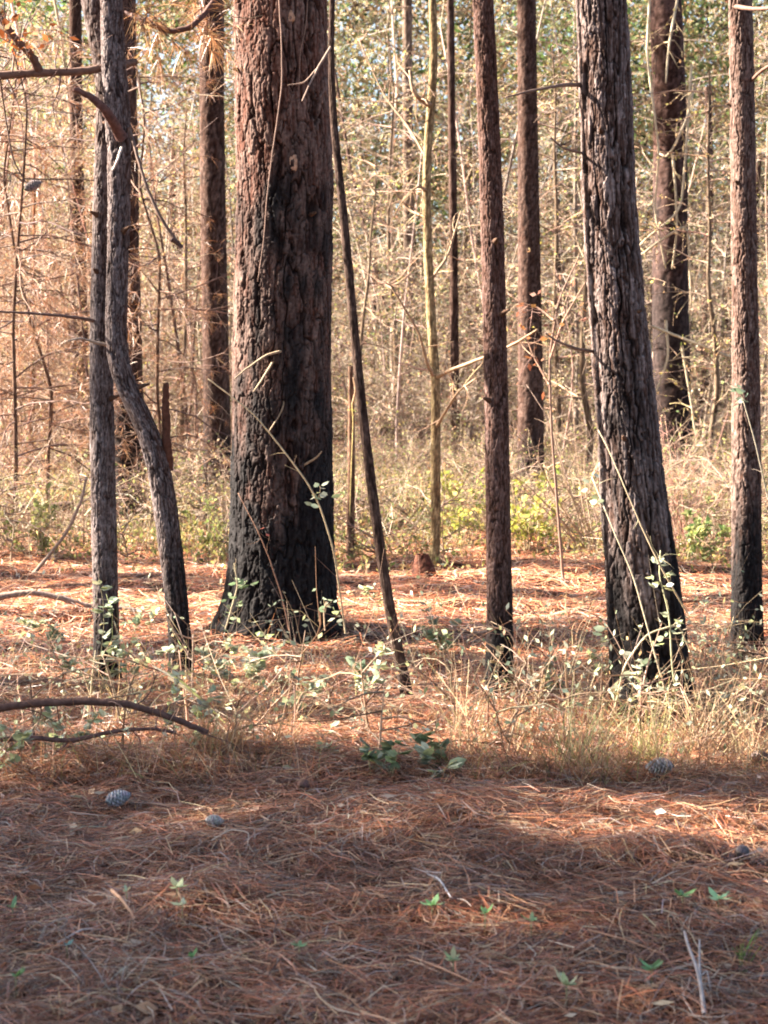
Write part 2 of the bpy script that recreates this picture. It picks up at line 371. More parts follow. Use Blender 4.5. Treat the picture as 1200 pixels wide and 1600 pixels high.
for pts in ([(443, 548, -.28), (415, 555, -.45), (380, 580, -.5), (366, 592, -.5)], [(430, 560, -.28), (405, 600, -.42), (396, 612, -.45)], [(470, 730, -.25), (495, 715, -.34), (503, 705, -.36)],
            [(447, 600, -.28), (442, 640, -.3), (420, 675, -.33)]):
    g = Geo(); pxcurve(pts, D2, (2.2, .9), g, (.34, .24, .15)); g.build('dead_twig', M_wood, t2, o2)
# T6 right large pine
t6, o6, D6, C6_, R6_ = pine('large leaning pine on the right with grey plated bark, black at its foot among briers',
    [(937, -40, 72), (940, 0, 73), (946, 150, 76), (951, 300, 79), (960, 430, 82), (970, 550, 86), (984, 700, 91), (995, 820, 100), (1005, 920, 108), (1014, 1020, 116), (1022, 1124, 128)],
    1124, 260, .0055, (.054, .17), .021, 13, 1.75, flare=.2, top=9.5, crown=0, colors=((.022, .011, .009), (.16, .090, .068), (.32, .25, .23)))
for pts, r in (([(912, 133, 0), (885, 132, -.1), (860, 136, -.2), (825, 143, -.25), (790, 152, -.3)], (4, 1.4)), ([(930, 550, 0), (900, 545, -.1), (868, 532, -.2), (852, 520, -.25)], (3, 1.2)),
               ([(912, 240, 0), (880, 232, -.2), (860, 215, -.3)], (2.5, 1))):
    g = Geo(); pxcurve(pts, D6, r, g, (.16, .10, .075), 6); g.build('broken_branch', M_wood, t6, o6)
# T5 mid-right slender pine
t5, o5, D5, C5_, R5_ = pine('straight slender pine right of centre with black charred foot',
    [(754, -40, 30), (755, 0, 31), (762, 150, 32), (768, 300, 34), (772, 450, 35), (775, 600, 35), (777, 720, 36), (779, 850, 37), (781, 960, 39), (780, 1086, 42)],
    1086, 130, .007, (.024, .05), .0075, 23, .85, flare=.2, top=8.5, crown=1, colors=((.05, .022, .015), (.17, .08, .055), (.22, .14, .12)))
# T7 right edge pine
t7, o7, D7, C7_, R7_ = pine('sunlit slender pine nearest the right edge, flaky pink bark above a black base',
    [(1157, -40, 33), (1157, 0, 33), (1160, 150, 35), (1162, 300, 36), (1164, 450, 38), (1166, 600, 41), (1167, 750, 43), (1167, 880, 45), (1167, 1030, 48)],
    1030, 130, .007, (.03, .07), .010, 33, 1.0, flare=.2, top=9, crown=1, colors=((.07, .03, .02), (.20, .10, .07), (.26, .18, .15)))
for pts, r in (([(1145, 10, 0), (1180, 14, -.3), (1215, 12, -.5)], (4, 2.5)), ([(1170, 130, 0), (1190, 110, -.2), (1215, 95, -.4)], (3, 2))):
    g = Geo(); pxcurve(pts, D7, r, g, (.14, .07, .05), 6); g.build('broken_branch', M_wood, t7, o7)
# TA, TB the twin stems on the left
ta, oa, Da, CA_, RA_ = pine('straight left stem of the crossing pair of slender pines',
    [(156, -40, 66), (158, 0, 62), (164, 60, 50), (169, 110, 41), (170, 160, 37), (163, 300, 32), (159, 430, 31), (158, 540, 34), (160, 700, 37), (163, 850, 38), (166, 960, 38), (167, 1068, 39)],
    1068, 130, .007, (.024, .06), .0075, 43, .8, flare=.2, top=9, crown=1, colors=((.05, .026, .022), (.16, .095, .075), (.27, .22, .21)))
tb, ob, Db, CB_, RB_ = pine('crooked pine whose trunk bows down to the right beside its straight twin',
    [(172, -40, 30), (174, 0, 32), (176, 60, 34), (178, 110, 35), (182, 160, 38), (186, 200, 37), (187, 300, 33), (184, 420, 31), (181, 520, 31), (187, 580, 31), (208, 625, 33), (230, 670, 34), (249, 730, 35), (260, 800, 36), (272, 900, 35), (280, 980, 32), (284, 1062, 34)],
    1062, 130, .007, (.026, .06), .009, 53, 1.0, flare=.2, top=8.6, crown=1, colors=((.045, .022, .02), (.15, .08, .06), (.26, .21, .20)))
g = Geo(); P = pxcurve([(262, 735, .02), (261, 700, 0), (259, 640, 0), (259, 598, 0)], Db, (9, 4.5), g, (.085, .035, .022), 8); g.build('broken_stub', M_bark, tb, ob)
g = Geo(); P = pxcurve([(190, 215, -.10), (166, 172, -.24), (140, 150, -.28), (115, 138, -.3)], Db, (9, 3.5), g, (.11, .055, .045), 8); g.build('broken_branch', M_bark, tb, ob)
g = Geo(); pxcurve([(202, 200, -.05), (212, 235, -.1), (228, 290, -.15), (250, 340, -.2), (284, 388, -.2)], Db, (3, 2.5), g, (.12, .07, .05), 6)
pxcurve([(284, 388, -.2), (276, 378, -.2), (268, 374, -.22)], Db, (4.5, 3.5), g, (.08, .04, .03), 6); g.build('hanging_branch', M_wood, tb, ob)
g = Geo(); pxcurve([(190, 230, -.12), (184, 250, -.2), (176, 266, -.2)], Db, (2.5, 1.5), g, (.5, .4, .33), 5); g.build('dead_twig', M_wood, tb, ob)
g = Geo(); pxcurve([(176, 541, -.1), (150, 535, -.16), (125, 528, -.25), (106, 533, -.3)], Da, (3, 1.3), g, (.30, .23, .18), 5); g.build('dead_twig', M_wood, ta, oa)
g = Geo(); pxcurve([(162, 505, 0), (130, 497, -.1), (60, 490, -.3), (-20, 486, -.4)], Da, (3.5, 1.5), g, (.12, .07, .055), 5); g.build('dead_branch', M_wood, ta, oa)
# big dark branch across the top left, with a few dead orange leaves
def twigs_on(P, n, L, rng_r=.004, grav=-.05, leaf=None, leafn=0, g=None, col=(.16, .09, .065), per2=0):
    i, p, td, q = sub(P[None], n, .05, 1); d = nrm(td * .6 + rdir(n)); T = grow(p, d, rng.uniform(.4, 1, n) * L, 5, .18, grav)
    g.tubes(T, np.linspace(rng_r, rng_r * .35, 5)[None], pal([col], n), 4)
    if per2:
        i, p, td, q = sub(T, per2, .2, 1); T2 = grow(p, nrm(td * .7 + rdir(len(p))), rng.uniform(.3, 1, len(p)) * L * .45, 4, .2, grav)
        g.tubes(T2, np.linspace(rng_r * .5, rng_r * .25, 4)[None], pal([col], len(p)), 3); T = T2
    return T
g = Geo(); P = pxcurve([(212, 96, .0), (180, 104, -.1), (120, 112, -.15), (60, 114, -.2), (0, 118, -.25), (-80, 122, -.3)], Da, (5.5, 6.5), g, (.13, .07, .05), 8)
twigs_on(P, 22, .5, g=g, per2=4)
lb = g.build('dead_branch', M_wood, ta, oa)
g = Geo(); P = pxcurve([(62, 112, -.2), (48, 85, -.25), (25, 62, -.3), (-5, 20, -.35), (-30, -30, -.4)], Da, (7, 3.5), g, (.10, .05, .035), 8)
T = twigs_on(P, 12, .4, g=g, per2=3)
g.build('dead_branch', M_wood, ta, oa)
def leafcloud(g, P, per, size, cols, w=None, lo=.2, droop=-.2, fold=False, jit=.2):
    i, p, td, q = sub(P, per, lo, 1); n = len(p); a = nrm(td * .4 + rdir(n) + np.array([0, 0, droop])); b = nrm(np.cross(a, rdir(n)))
    L = size * rng.uniform(.55, 1.25, n); f = g.fleaves if fold else g.leaves
    f(p, a, b, L, L * rng.uniform(.4, .65, n), pal(cols, n, jit, w))
g = Geo(); leafcloud(g, T, 3, .05, [(.38, .13, .04), (.45, .20, .06), (.30, .09, .03)]); g.build('leaf_cluster', M_leaf, ta, oa)
def needle_tufts(g, P, per, nn, L, cols, w=.0022, droop=-.25, lo=.2, wts=None):
    i, p, td, q = sub(P, per, lo, 1); idx = np.repeat(np.arange(len(p)), nn); d = nrm(td[idx] * .9 + rdir(len(idx)) * .9)
    T = grow(p[idx], d, L * rng.uniform(.6, 1.1, len(idx)), 3, .08, droop)
    g.ribbons(T, np.array([w, w, w * .4]), nrm(np.cross(d, rdir(len(idx)))), pal(cols, len(idx), .2, wts))
DEADN = [(.36, .17, .07), (.28, .12, .05), (.42, .25, .12)]
g = Geo(); P = pxcurve([(196, 20, .3), (230, 35, .2), (265, 50, .2), (300, 42, .2), (330, 10, .3), (350, -30, .4)], Da, (4, 5), g, (.09, .04, .03), 7)
T = twigs_on(P, 14, .4, g=g, per2=2); g.build('dead_branch', M_wood, tb, ob)
g = Geo(); needle_tufts(g, T, 2, 12, .17, DEADN, .003); g.build('dead_needles', M_needle, tb, ob)

# T3 thin leaning sapling
t3, o3, D3, C3_, R3_ = pine('thin dark leaning sapling just right of the thickest pine',
    [(520, -40, 7), (519, 0, 8), (517, 90, 9), (521, 190, 11), (534, 310, 12), (543, 400, 13), (552, 500, 13), (566, 640, 14), (583, 780, 15), (600, 900, 16), (616, 990, 17), (633, 1072, 19), (638, 1098, 20)],
    1098, 40, .02, (.03, .07), .003, 63, .5, flare=.1, top=6.0, topr=.4, name='sapling', cat='sapling', colors=((.06, .03, .022), (.10, .055, .04), (.14, .09, .07)), charx=.7)
g = Geo(); pxcurve([(518, 72, 0), (500, 100, -.1), (482, 135, -.2), (472, 158, -.25)], D3, (2.4, 1.), g, (.24, .16, .12), 5)
pxcurve([(495, 108, -.12), (475, 130, -.2), (450, 133, -.3)], D3, (1.6, .9), g, (.22, .14, .10), 5); g.build('dead_twig', M_wood, t3, o3)
g = Geo(); P = pxcurve([(521, -60, 0), (530, -150, .2), (560, -260, .3)], D3, (4, 2), g, (.12, .07, .05), 5); T = twigs_on(P, 12, .6, g=g, per2=3); g.build('crown', M_wood, t3, o3)
# T4 pale yellow sapling
t4, o4, D4, C4_, R4_ = pine('pale yellow sunlit sapling with a crooked fork near the top',
    [(674, -40, 11), (676, 0, 12), (678, 90, 12), (675, 150, 13), (669, 220, 12), (666, 300, 13), (669, 400, 14), (674, 500, 14), (681, 600, 14), (681, 720, 15), (681, 800, 15), (679, 880, 17)],
    880, 30, .03, (.04, .1), .003, 73, None, flare=.15, top=9.0, topr=.3, name='sapling', cat='sapling', colors=((.20, .11, .06), (.40, .26, .13), (.55, .42, .22)))
g = Geo(); pc = (.26, .17, .10)
for pts, r in (([(674, 165, 0), (662, 158, -.1), (652, 152, -.15), (644, 140, -.15), (640, 110, -.1)], (5, 2)), ([(680, 592, 0), (668, 570, -.1), (655, 520, -.2), (625, 470, -.3), (606, 440, -.3)], (3.2, 1.2)),
               ([(681, 590, 0), (700, 580, -.2), (740, 565, -.5), (800, 540, -.8), (840, 515, -1.)], (3.5, 1.5)), ([(681, 668, 0), (695, 645, -.2), (715, 612, -.4), (745, 590, -.6)], (3, 1.2)),
               ([(668, 300, 0), (655, 290, -.1), (640, 300, -.2)], (3, 1)), ([(672, 440, 0), (700, 400, .2), (720, 330, .3)], (3, 1.2)), ([(668, 250, 0), (640, 200, .2), (600, 150, .4), (560, 60, .5)], (2.2, 1)),
               ([(670, 340, 0), (640, 330, .2), (610, 290, .2), (585, 270, .3)], (2.6, 1))):
    g = Geo(); P = pxcurve(pts, D4, r, g, pc, 6); T = twigs_on(P, 6, .5, .006, -.02, g=g, col=(.30, .20, .12), per2=2)
    g.build('limb', M_wood, t4, o4)
# ---------------------------------------------------------------- distant pines one can tell apart
def farpine(label, spec, base, char, seed, plate=(.05, .12), top=12, crown=1, colors=None, nu=48, dz=.03, depth=.015, name='pine_tree', cat='pine tree', group=None, charx=.85):
    return pine(label, spec, base, nu, dz, plate, depth, seed, char, .1, top, crown, name, group, colors, .6, cat, charx)
REDB = ((.035, .016, .011), (.12, .055, .036), (.16, .10, .08))
farpine('dark pine behind the twin stems, charred black at its foot', [(190, -40, 40), (192, 150, 42), (195, 400, 44), (200, 600, 46), (203, 808, 52)], 808, 2.2, 81, colors=REDB)
t8, o8, D8, _, _ = farpine('reddish pine standing between the twin stems and the thickest pine', [(330, -40, 36), (331, 150, 37), (334, 400, 38), (338, 600, 40), (339, 785, 44)], 785, 2.0, 82, colors=REDB)
farpine('dark thin pine behind the branchy left margin', [(117, -40, 18), (119, 200, 19), (123, 450, 24), (125, 600, 26), (126, 750, 30)], 750, 1.8, 83, colors=REDB)
farpine('straight reddish pine behind the gap between the two right-hand pines', [(822, -40, 27), (824, 150, 29), (827, 400, 34), (829, 600, 38), (830, 772, 42)], 772, 1.0, 84, colors=REDB)
t9, o9, D9, _, _ = farpine('dark pine draped with pale dead vines, behind the large leaning pine', [(1036, -40, 46), (1040, 0, 48), (1046, 150, 50), (1048, 300, 52), (1047, 450, 54), (1050, 600, 56), (1054, 752, 60)], 752, 6.0, 85, plate=(.07, .16), colors=((.03, .015, .012), (.11, .05, .035), (.17, .10, .085)), charx=.75)
farpine('slim pale trunk by the white sky gap above centre', [(636, -40, 14), (637, 200, 15), (639, 400, 17), (640, 690, 18)], 700, None, 86, nu=20, dz=.08, colors=((.12, .08, .06), (.30, .2, .14), (.38, .28, .22)))
farpine('slim brown trunk between the yellow sapling and the slender pine', [(703, -40, 10), (706, 200, 11), (709, 400, 12), (712, 732, 14)], 735, None, 87, nu=20, dz=.08, colors=REDB)
farpine('young reddish trunk low among the left brush', [(52, 560, 5), (50, 620, 9), (47, 700, 10), (43, 752, 12)], 755, None, 88, top=5.0, crown=None, nu=16, dz=.06, colors=((.2, .06, .03), (.32, .11, .05), (.38, .16, .08)), name='sapling', cat='sapling')
# standing dead stick
r_, o_, D_, _, _ = pine('short dead brown pole with a snapped top behind the leaning sapling', [(548, 572, 9), (549, 650, 10), (549, 760, 11), (547, 872, 13)], 875, 20, .03, (.04, .1), .004, 89, None, .1, 2.0, None, 'dead_pole', None, ((.12, .06, .04), (.22, .11, .07), (.30, .18, .12)), .9, 'dead pole') if False else (None,) * 5
gp = gpt(547, 874); root = thing('dead_pole', gp, 'short brown snapped pole behind the thin leaning sapling', 'dead pole'); g = Geo()
C, R = px_path([(548, 572, 7), (549, 650, 10), (549, 760, 11), (547, 880, 13)], gp[1]); bark_trunk(g, C, R, 16, .03, (.04, .1), .004, 89, None, .1, ((.12, .06, .04), (.22, .11, .07), (.30, .18, .12)))
g.build('trunk', M_bark, root, gp, True)
g = Geo(); pxcurve([(549, 640, 0), (556, 610, -.1), (552, 590, -.1)], gp[1], (2, 1), g, (.3, .18, .1), 5); g.build('stub', M_wood, root, gp)
# many thin background trunks: one prototype each of pine and sapling, then copies
def far_proto(kind, seed):
    root = thing('pine_tree' if kind == 'pine' else 'sapling', (0, 0, 0), 'x', 'pine tree' if kind == 'pine' else 'sapling')
    g = Geo(); H = 9.0 if kind == 'pine' else 7.0; r = .13 if kind == 'pine' else .05
    z = np.linspace(-.15, H, 9); rr = np.random.default_rng(seed)
    C = np.stack([np.cumsum(rr.normal(0, .035 if kind == 'pine' else .09, 9)), np.cumsum(rr.normal(0, .04, 9)), z], 1)
    R = r * np.linspace(1.1, .55 if kind == 'pine' else .25, 9)
    bark_trunk(g, C, R, 18, .08, (.06, .14), .010 if kind == 'pine' else .003, seed, 1.0 if kind == 'pine' and seed % 2 else None, .12, REDB if kind == 'pine' else ((.14, .08, .05), (.26, .16, .10), (.34, .25, .17)), .7)
    g.build('trunk', M_bark, root, (0, 0, 0), True)
    g = Geo(); n = 26 if kind == 'pine' else 34; q = rr.uniform(.16, .98, n)
    p0 = np.stack([np.interp(q, np.linspace(0, 1, 9), C[:, a]) for a in range(3)], 1)
    P = grow(p0, rdir(n, -.2, .7), rr.uniform(.5, 1.8, n), 6, .16, -.04); g.tubes(P, np.linspace(.014, .004, 6)[None], pal([(.30, .2, .13), (.18, .11, .08)], n), 4)
    i, p, td, qq = sub(P, 7, .15, 1); P2 = grow(p, nrm(td + rdir(len(p)) * .8), rr.uniform(.2, .7, len(p)), 4, .2, -.06)
    g.tubes(P2, np.linspace(.006, .003, 4)[None], pal([(.34, .24, .16), (.22, .14, .09)], len(p)), 3)
    g.build('branches', M_wood, root, (0, 0, 0))
    g = Geo()
    if kind == 'pine': needle_tufts(g, P2, 1, 9, .20, [(.10, .12, .03), (.34, .19, .08), (.42, .28, .12)], .006, wts=[.3, .35, .35])
    else: leafcloud(g, P2, 3, .06, [(.45, .36, .10), (.42, .26, .12), (.26, .28, .08), (.5, .36, .2)])
    g.build('foliage', M_leaf if kind != 'pine' else M_needle, root, (0, 0, 0))
    return root
protos = [far_proto('pine', 3), far_proto('pine', 8), far_proto('sapling', 5), far_proto('sapling', 6), far_proto('sapling', 9)]
def dead_pine(label, px, py, H, seed):
    gp = gpt(px, py); root = thing('dead_pine', gp, label, 'dead tree'); rr = np.random.default_rng(seed); g = Geo()
    C = np.stack([np.cumsum(rr.normal(0, .13, 8)), np.cumsum(rr.normal(0, .1, 8)), np.linspace(-.1, H, 8)], 1); R = .022 * np.linspace(1.1, .35, 8)
    bark_trunk(g, C, R, 18, .05, (.04, .08), .004, seed, None, .1, ((.10, .05, .035), (.17, .09, .06), (.26, .16, .11))); g.build('trunk', M_bark, root, (0, 0, 0), True)
    q = rr.uniform(.12, .98, 46); p0 = np.stack([np.interp(q, np.linspace(0, 1, 8), C[:, a]) for a in range(3)], 1)
    P = grow(p0, rdir(46, -.25, .45), rr.uniform(.6, 1.9, 46), 7, .14, -.05); g = Geo(); g.tubes(P, np.linspace(.010, .003, 7)[None], pal([(.15, .08, .055), (.09, .05, .04)], 46), 5)
    i, p, td, qq = sub(P, 9, .15, 1); P2 = grow(p, nrm(td + rdir(len(p)) * .8), rng.uniform(.2, .7, len(p)), 5, .2, -.08); g.tubes(P2, np.linspace(.0042, .0018, 5)[None], pal([(.20, .11, .075), (.12, .07, .05), (.3, .2, .14)], len(p)), 3)
    g.build('branches', M_wood, root); g = Geo(); needle_tufts(g, P2[rng.uniform(0, 1, len(P2)) < .75], 2, 8, .15, [(.34, .15, .07), (.44, .24, .12), (.24, .10, .05)], .0028, -.3); g.build('needles', M_needle, root)
dead_pine('dead young pine with brown needles at the left edge behind the twin stems', 18, 838, 5.2, 71)
dead_pine('dead young pine with rusty drooping needles just left of the twin stems', 92, 820, 5.6, 72)
dead_pine('dead young pine with brown twigs between the twin stems and the reddish pine', 262, 812, 5.4, 73)
dead_pine('dead bushy young pine beyond the left edge', -60, 815, 5.0, 74)
usedp = set()
def put_far(pi, px, py, scale, rz, label, group=None):
    gp = gpt(px, py)
    if pi in usedp: o = copy_tree(protos[pi])
    else: o = protos[pi]; usedp.add(pi)
    o.location = Vector([float(a) for a in gp]); o.rotation_euler = (0, 0, rz); o.scale = (scale,) * 3
    o['label'] = label
    if group: o['group'] = group
    return o
FAR = [(280, 708, 0, .8), (20, 690, 1, .8), (600, 712, 2, 1.2), (870, 700, 0, .75), (905, 760, 3, 1.), (1098, 700, 1, 1.), (1130, 690, 0, .7), (1185, 705, 1, .75), (245, 690, 2, 1.4),
       (85, 680, 0, .7), (577, 690, 1, .6), (755, 680, 0, .75), (730, 700, 4, 1.1), (800, 688, 3, 1.2), (1005, 690, 1, .7), (560, 745, 3, .8), (-40, 720, 1, 1.), (1240, 720, 0, 1.), (165, 760, 4, .8), (300, 745, 2, .9), (1100, 760, 4, .9), (860, 735, 2, 1.1)]
FARL = ['in the gap left of the reddish pine', 'in the brush at the left edge', 'just right of the leaning sapling, beside the yellow one', 'between the reddish straight pine and the large leaning pine', 'against the left side of the large leaning pine', 'right of the vine-draped pine',
        'between the vine-draped pine and the right edge pine', 'at the very right edge', 'between the twin stems and the reddish pine', 'left of the dark thin pine on the left', 'between the thickest pine and the yellow sapling', 'immediately left of the slender pine', 'beside the slim brown trunk left of the slender pine', 'hidden partly by the right side of the slender pine',
        'between the large leaning pine and the vine-draped pine', 'behind the snapped brown pole', 'just beyond the left frame edge', 'just beyond the right frame edge', 'behind the twin stems, left of the charred pine', 'in front of the reddish pine at left', 'in front of the gap right of the vine-draped pine', 'right of the straight reddish pine']
for n_, (a, b, k, s) in enumerate(FAR):
    put_far(k, a, b, s, n_ * 1.7, ('slim brown pine trunk far back ' if k < 2 else 'thin bare sapling far back ') + FARL[n_], 'slim pines in the far thicket' if k < 2 else 'thin saplings in the far thicket')
# pines out of the frame on the sunward side, whose crowns shade the foreground
SH = [(-2, 2.5, .9), (1.5, 2.4, .9), (-2.6, 4.8, .58), (-.6, 4.7, .6), (1.5, 4.4, .55), (3.4, 4.1, .52), (-.4, 5.6, .25), (-2.0, 6.3, .48), (.4, 5.5, .2), (-3.8, 6.4, .42), (-.9, 6.9, .26), (.1, 6.95, .25), (1.1, 6.9, .25), (2.0, 6.85, .26), (2.9, 6.6, .26), (-1.0, 5.7, .28), (1.0, 5.85, .12),
      (-.25, 10.2, .3), (-1.6, 8.6, .2), (1.0, 9.2, .2), (.35, 9.7, .15), (1.2, 10.0, .2), (-2.7, 11.2, .3), (.7, 13.4, .3), (2.7, 9.5, .22), (-1.9, 9.3, .16), (-2.2, 14.6, .34), (2.9, 12.8, .26), (-1.0, 11.3, .14), (-.6, 8.4, .15), (1.5, 8.5, .16), (-2.5, 8.1, .18), (.5, 11.7, .15), (2.1, 11.4, .16), (-1.2, 16.2, .36), (1.3, 15.4, .3), (-.2, 14.3, .2), (.5, 6.35, .1)]
first = None
for n_, (tx, ty, s) in enumerate(SH):
    Zc = 13 - 3.25 * s; x = tx + SD[0] / SD[2] * Zc; y = ty + SD[1] / SD[2] * Zc
    z = float(gh(x, y)); cr = 2
    r0 = thing('pine_tree', (x, y, z), 'tall pine outside the frame to the left', 'pine tree', 'pines outside the frame to the left')
    if first is None:
        g = Geo(); bark_trunk(g, np.array([[0, 0, -.2], [.1, 0, 4], [0, .1, 12.]]), np.array([.13, .10, .05]), 32, .1, (.06, .14), .012, 5, 1.2, .1)
        first = g.build('trunk', M_bark, r0, (0, 0, 0), True)
    else:
        t_ = first.copy(); COL.objects.link(t_); t_.parent = r0
    add_crown(r0, (0, .05, 13 - 6.5 * s), cr, s, n_ * 2.1)
# ---------------------------------------------------------------- far thicket (stuff)
def in_view_x(y, m=1.12): return y * 600 / FPX * m + 1.0
def scatter(n, y0, y1, m=1.12, pw=1.0):
    y = y0 + (y1 - y0) * rng.uniform(0, 1, n) ** pw; x = rng.uniform(-1, 1, n) * in_view_x(y, m); return x, y
def thicket(name, label, n, y0, y1, h0, h1, nb, ntw, nleaf, leafsize, wcols, lcols, pw=1., tw=.006, lw=None, grav=-.05, xf=None, bl=(.4, 1.5)):
    x, y = scatter(n, y0, y1, 1.1, pw)
    if xf is not None: k = xf(x, y); x, y = x[k], y[k]; n = len(x)
    H = rng.uniform(h0, h1, n); base = np.stack([x, y, gh(x, y) - .05], 1)
    P = grow(base, nrm(np.stack([rng.normal(0, .08, n), rng.normal(0, .08, n), np.ones(n)], 1)), H, 7, .06, .02)
    g = Geo(); R = (.006 + H * .0045)[:, None] * np.linspace(1, .25, 7)[None]; g.tubes(P, R, pal(wcols, n), 4)
    i, p, td, q = sub(P, nb, .12, 1); m = len(p)
    P2 = grow(p, nrm(td * .25 + rdir(m, -.3, .6)), rng.uniform(*bl, m) * (H[i] / h1) ** .5, 5, .17, grav)
    g.tubes(P2, np.linspace(tw * 1.7, tw * .6, 5)[None], pal(wcols, m), 3)
    i, p, td, q = sub(P2, ntw, .15, 1); m = len(p)
    P3 = grow(p, nrm(td + rdir(m)), rng.uniform(.15, .6, m), 3, .25, grav); s_ = nrm(np.cross(P3[:, -1] - P3[:, 0], rdir(m)))
    g.ribbons(P3, np.array([tw, tw * .8, tw * .5]), s_, pal(wcols, m))
    tag(g.build(name, M_straw), label, 'thicket', kind='stuff')
    ret = P3
    if nleaf:
        g = Geo(); leafcloud(g, P3, nleaf, leafsize, lcols, lw)
        tag(g.build(name.replace('twigs', 'leaves'), M_leaf), label.replace('bare twigs', 'small dry leaves'), 'thicket', kind='stuff')
    return ret
TW = [(.40, .30, .22), (.46, .36, .27), (.18, .12, .085), (.12, .075, .055)]
LV = [(.46, .35, .22), (.42, .25, .16), (.20, .22, .09), (.50, .41, .30), (.34, .16, .10), (.22, .14, .09), (.44, .37, .13)]
thicket('thicket_twigs', 'tangled bare twigs of the sunlit thicket between the trunks', 100, 31, 46, 1.0, 7.0, 30, 16, 1, .055, TW, LV, .8)
thicket('forest_twigs', 'fine bare twigs of the taller woods behind the thicket', 100, 38, 64, 4, 15, 42, 17, 1, .075, TW, LV, 1., .010, bl=(.8, 3.0))
# far wall of woods: clumped foliage far off
def far_foliage():
    g = Geo(); n = 2300; x, y = scatter(n, 50, 85, 1.15); z = rng.uniform(0, 1, n) * 21
    gap = vn(x * .35 / y * 60, z * .5, 77) ; keep = (gap < .42 - .006 * np.maximum(z - 10, 0) - .1 * (x < -y * .1) * (z > 8)) ; 
    u_ = 600 + x / y * FPX; w_ = 600 - (z - CAMH) / y * FPX                # open sky between the far crowns
    for gu, gw, gr, gv in ((15, 175, 34, 50), (225, 215, 42, 80), (360, 130, 26, 90), (627, 90, 20, 120), (240, 90, 22, 30)): keep &= ((u_ - gu) / gr) ** 2 + ((w_ - gw) / gv) ** 2 > 1
    x, y, z = x[keep], y[keep], z[keep]; n = len(x)
    per = 170; i = np.repeat(np.arange(n), per); p = np.stack([x, y, z], 1)[i] + rng.normal(0, 1, (n * per, 3)) * np.array([1.1, 1.1, .7]); p[:, 2] = np.abs(p[:, 2])
    a = rdir(len(p)); b = nrm(np.cross(a, rdir(len(p)))); c = pal([(.10, .17, .05), (.18, .24, .08), (.42, .36, .16), (.44, .27, .15), (.22, .14, .08), (.52, .44, .25)], n, .42)[i] * np.exp(rng.normal(0, .2, (len(p), 1))) * .75
    L = rng.uniform(.16, .42, len(p)); g.leaves(p, a, b, L, L * .26, c)
    tag(g.build('distant_foliage', M_leaf), 'green and tan foliage of the distant woods closing the view', 'woods', kind='stuff')
far_foliage()
# brown dead-needled brush at the upper left
P3 = thicket('brush_twigs', 'dense reddish bare twigs of the brush behind the twin stems', 160, 25.5, 38, 2.0, 7.5, 24, 13, 1, .05,
        [(.20, .10, .06), (.36, .24, .16), (.12, .06, .045), (.22, .12, .08)], [(.34, .16, .08), (.30, .2, .12), (.42, .3, .18)], 1., .005, xf=lambda x, y: (x / y * FPX + 600) < 340, grav=-.03, bl=(.5, 2.0))
g = Geo(); needle_tufts(g, P3[rng.uniform(0, 1, len(P3)) < .35], 1, 7, .16, [(.26, .13, .07), (.34, .22, .13), (.18, .09, .055)], .004)
tag(g.build('brush_needles', M_needle), 'brown dead needles hanging in the brush behind the twin stems', 'thicket', kind='stuff')
# low undergrowth beyond the clearing
def undergrowth():
    n = 42000; x, y = scatter(n, 15.0, 38, 1.12, .9); dens = vn(x * .8, y * .5, 5) + .5 + sst(15, 18.5, y) * .6 - .25; k = rng.uniform(0, 1, n) < dens; x, y = x[k], y[k]; n = len(x)
    base = np.stack([x, y, gh(x, y)], 1); H = rng.uniform(.10, .45, n) * (.6 + .5 * sst(16, 22, y))
    P = grow(base, nrm(np.stack([rng.normal(0, .35, n), rng.normal(0, .35, n), np.ones(n)], 1)), H, 4, .16, -.08); g = Geo()
    g.ribbons(P, np.array([.007, .007, .005, .003]), nrm(np.cross(P[:, 1] - P[:, 0], rdir(n))), pal([(.28, .20, .12), (.22, .14, .09), (.36, .28, .18), (.15, .09, .06), (.17, .16, .06)], n, .3))
    tag(g.build('dry_undergrowth', M_straw), 'dry straw-coloured stems covering the ground beyond the clearing', 'undergrowth', kind='stuff')
    g = Geo(); cl = vn(x * .6 + 4, y * .4, 8) + .12 * np.sin(x * 2); k = cl > -.12; leafcloud(g, P[k], 3, .055, OLIVE, None, .1, 0.2)
    tag(g.build('leafy_undergrowth', M_leaf), 'olive and yellow low leaves covering the ground beyond the clearing', 'undergrowth', kind='stuff')
undergrowth()
thicket('low_brush_twigs', 'low tangled bare twigs of the brush just beyond the clearing', 240, 15.6, 34, .25, .85, 12, 7, 1, .045, [(.34, .24, .17), (.24, .15, .10), (.14, .08, .06), (.44, .33, .22)], [(.24, .24, .08), (.14, .18, .06), (.32, .19, .10), (.44, .36, .14)], 1., .005, grav=-.04, bl=(.25, .9))
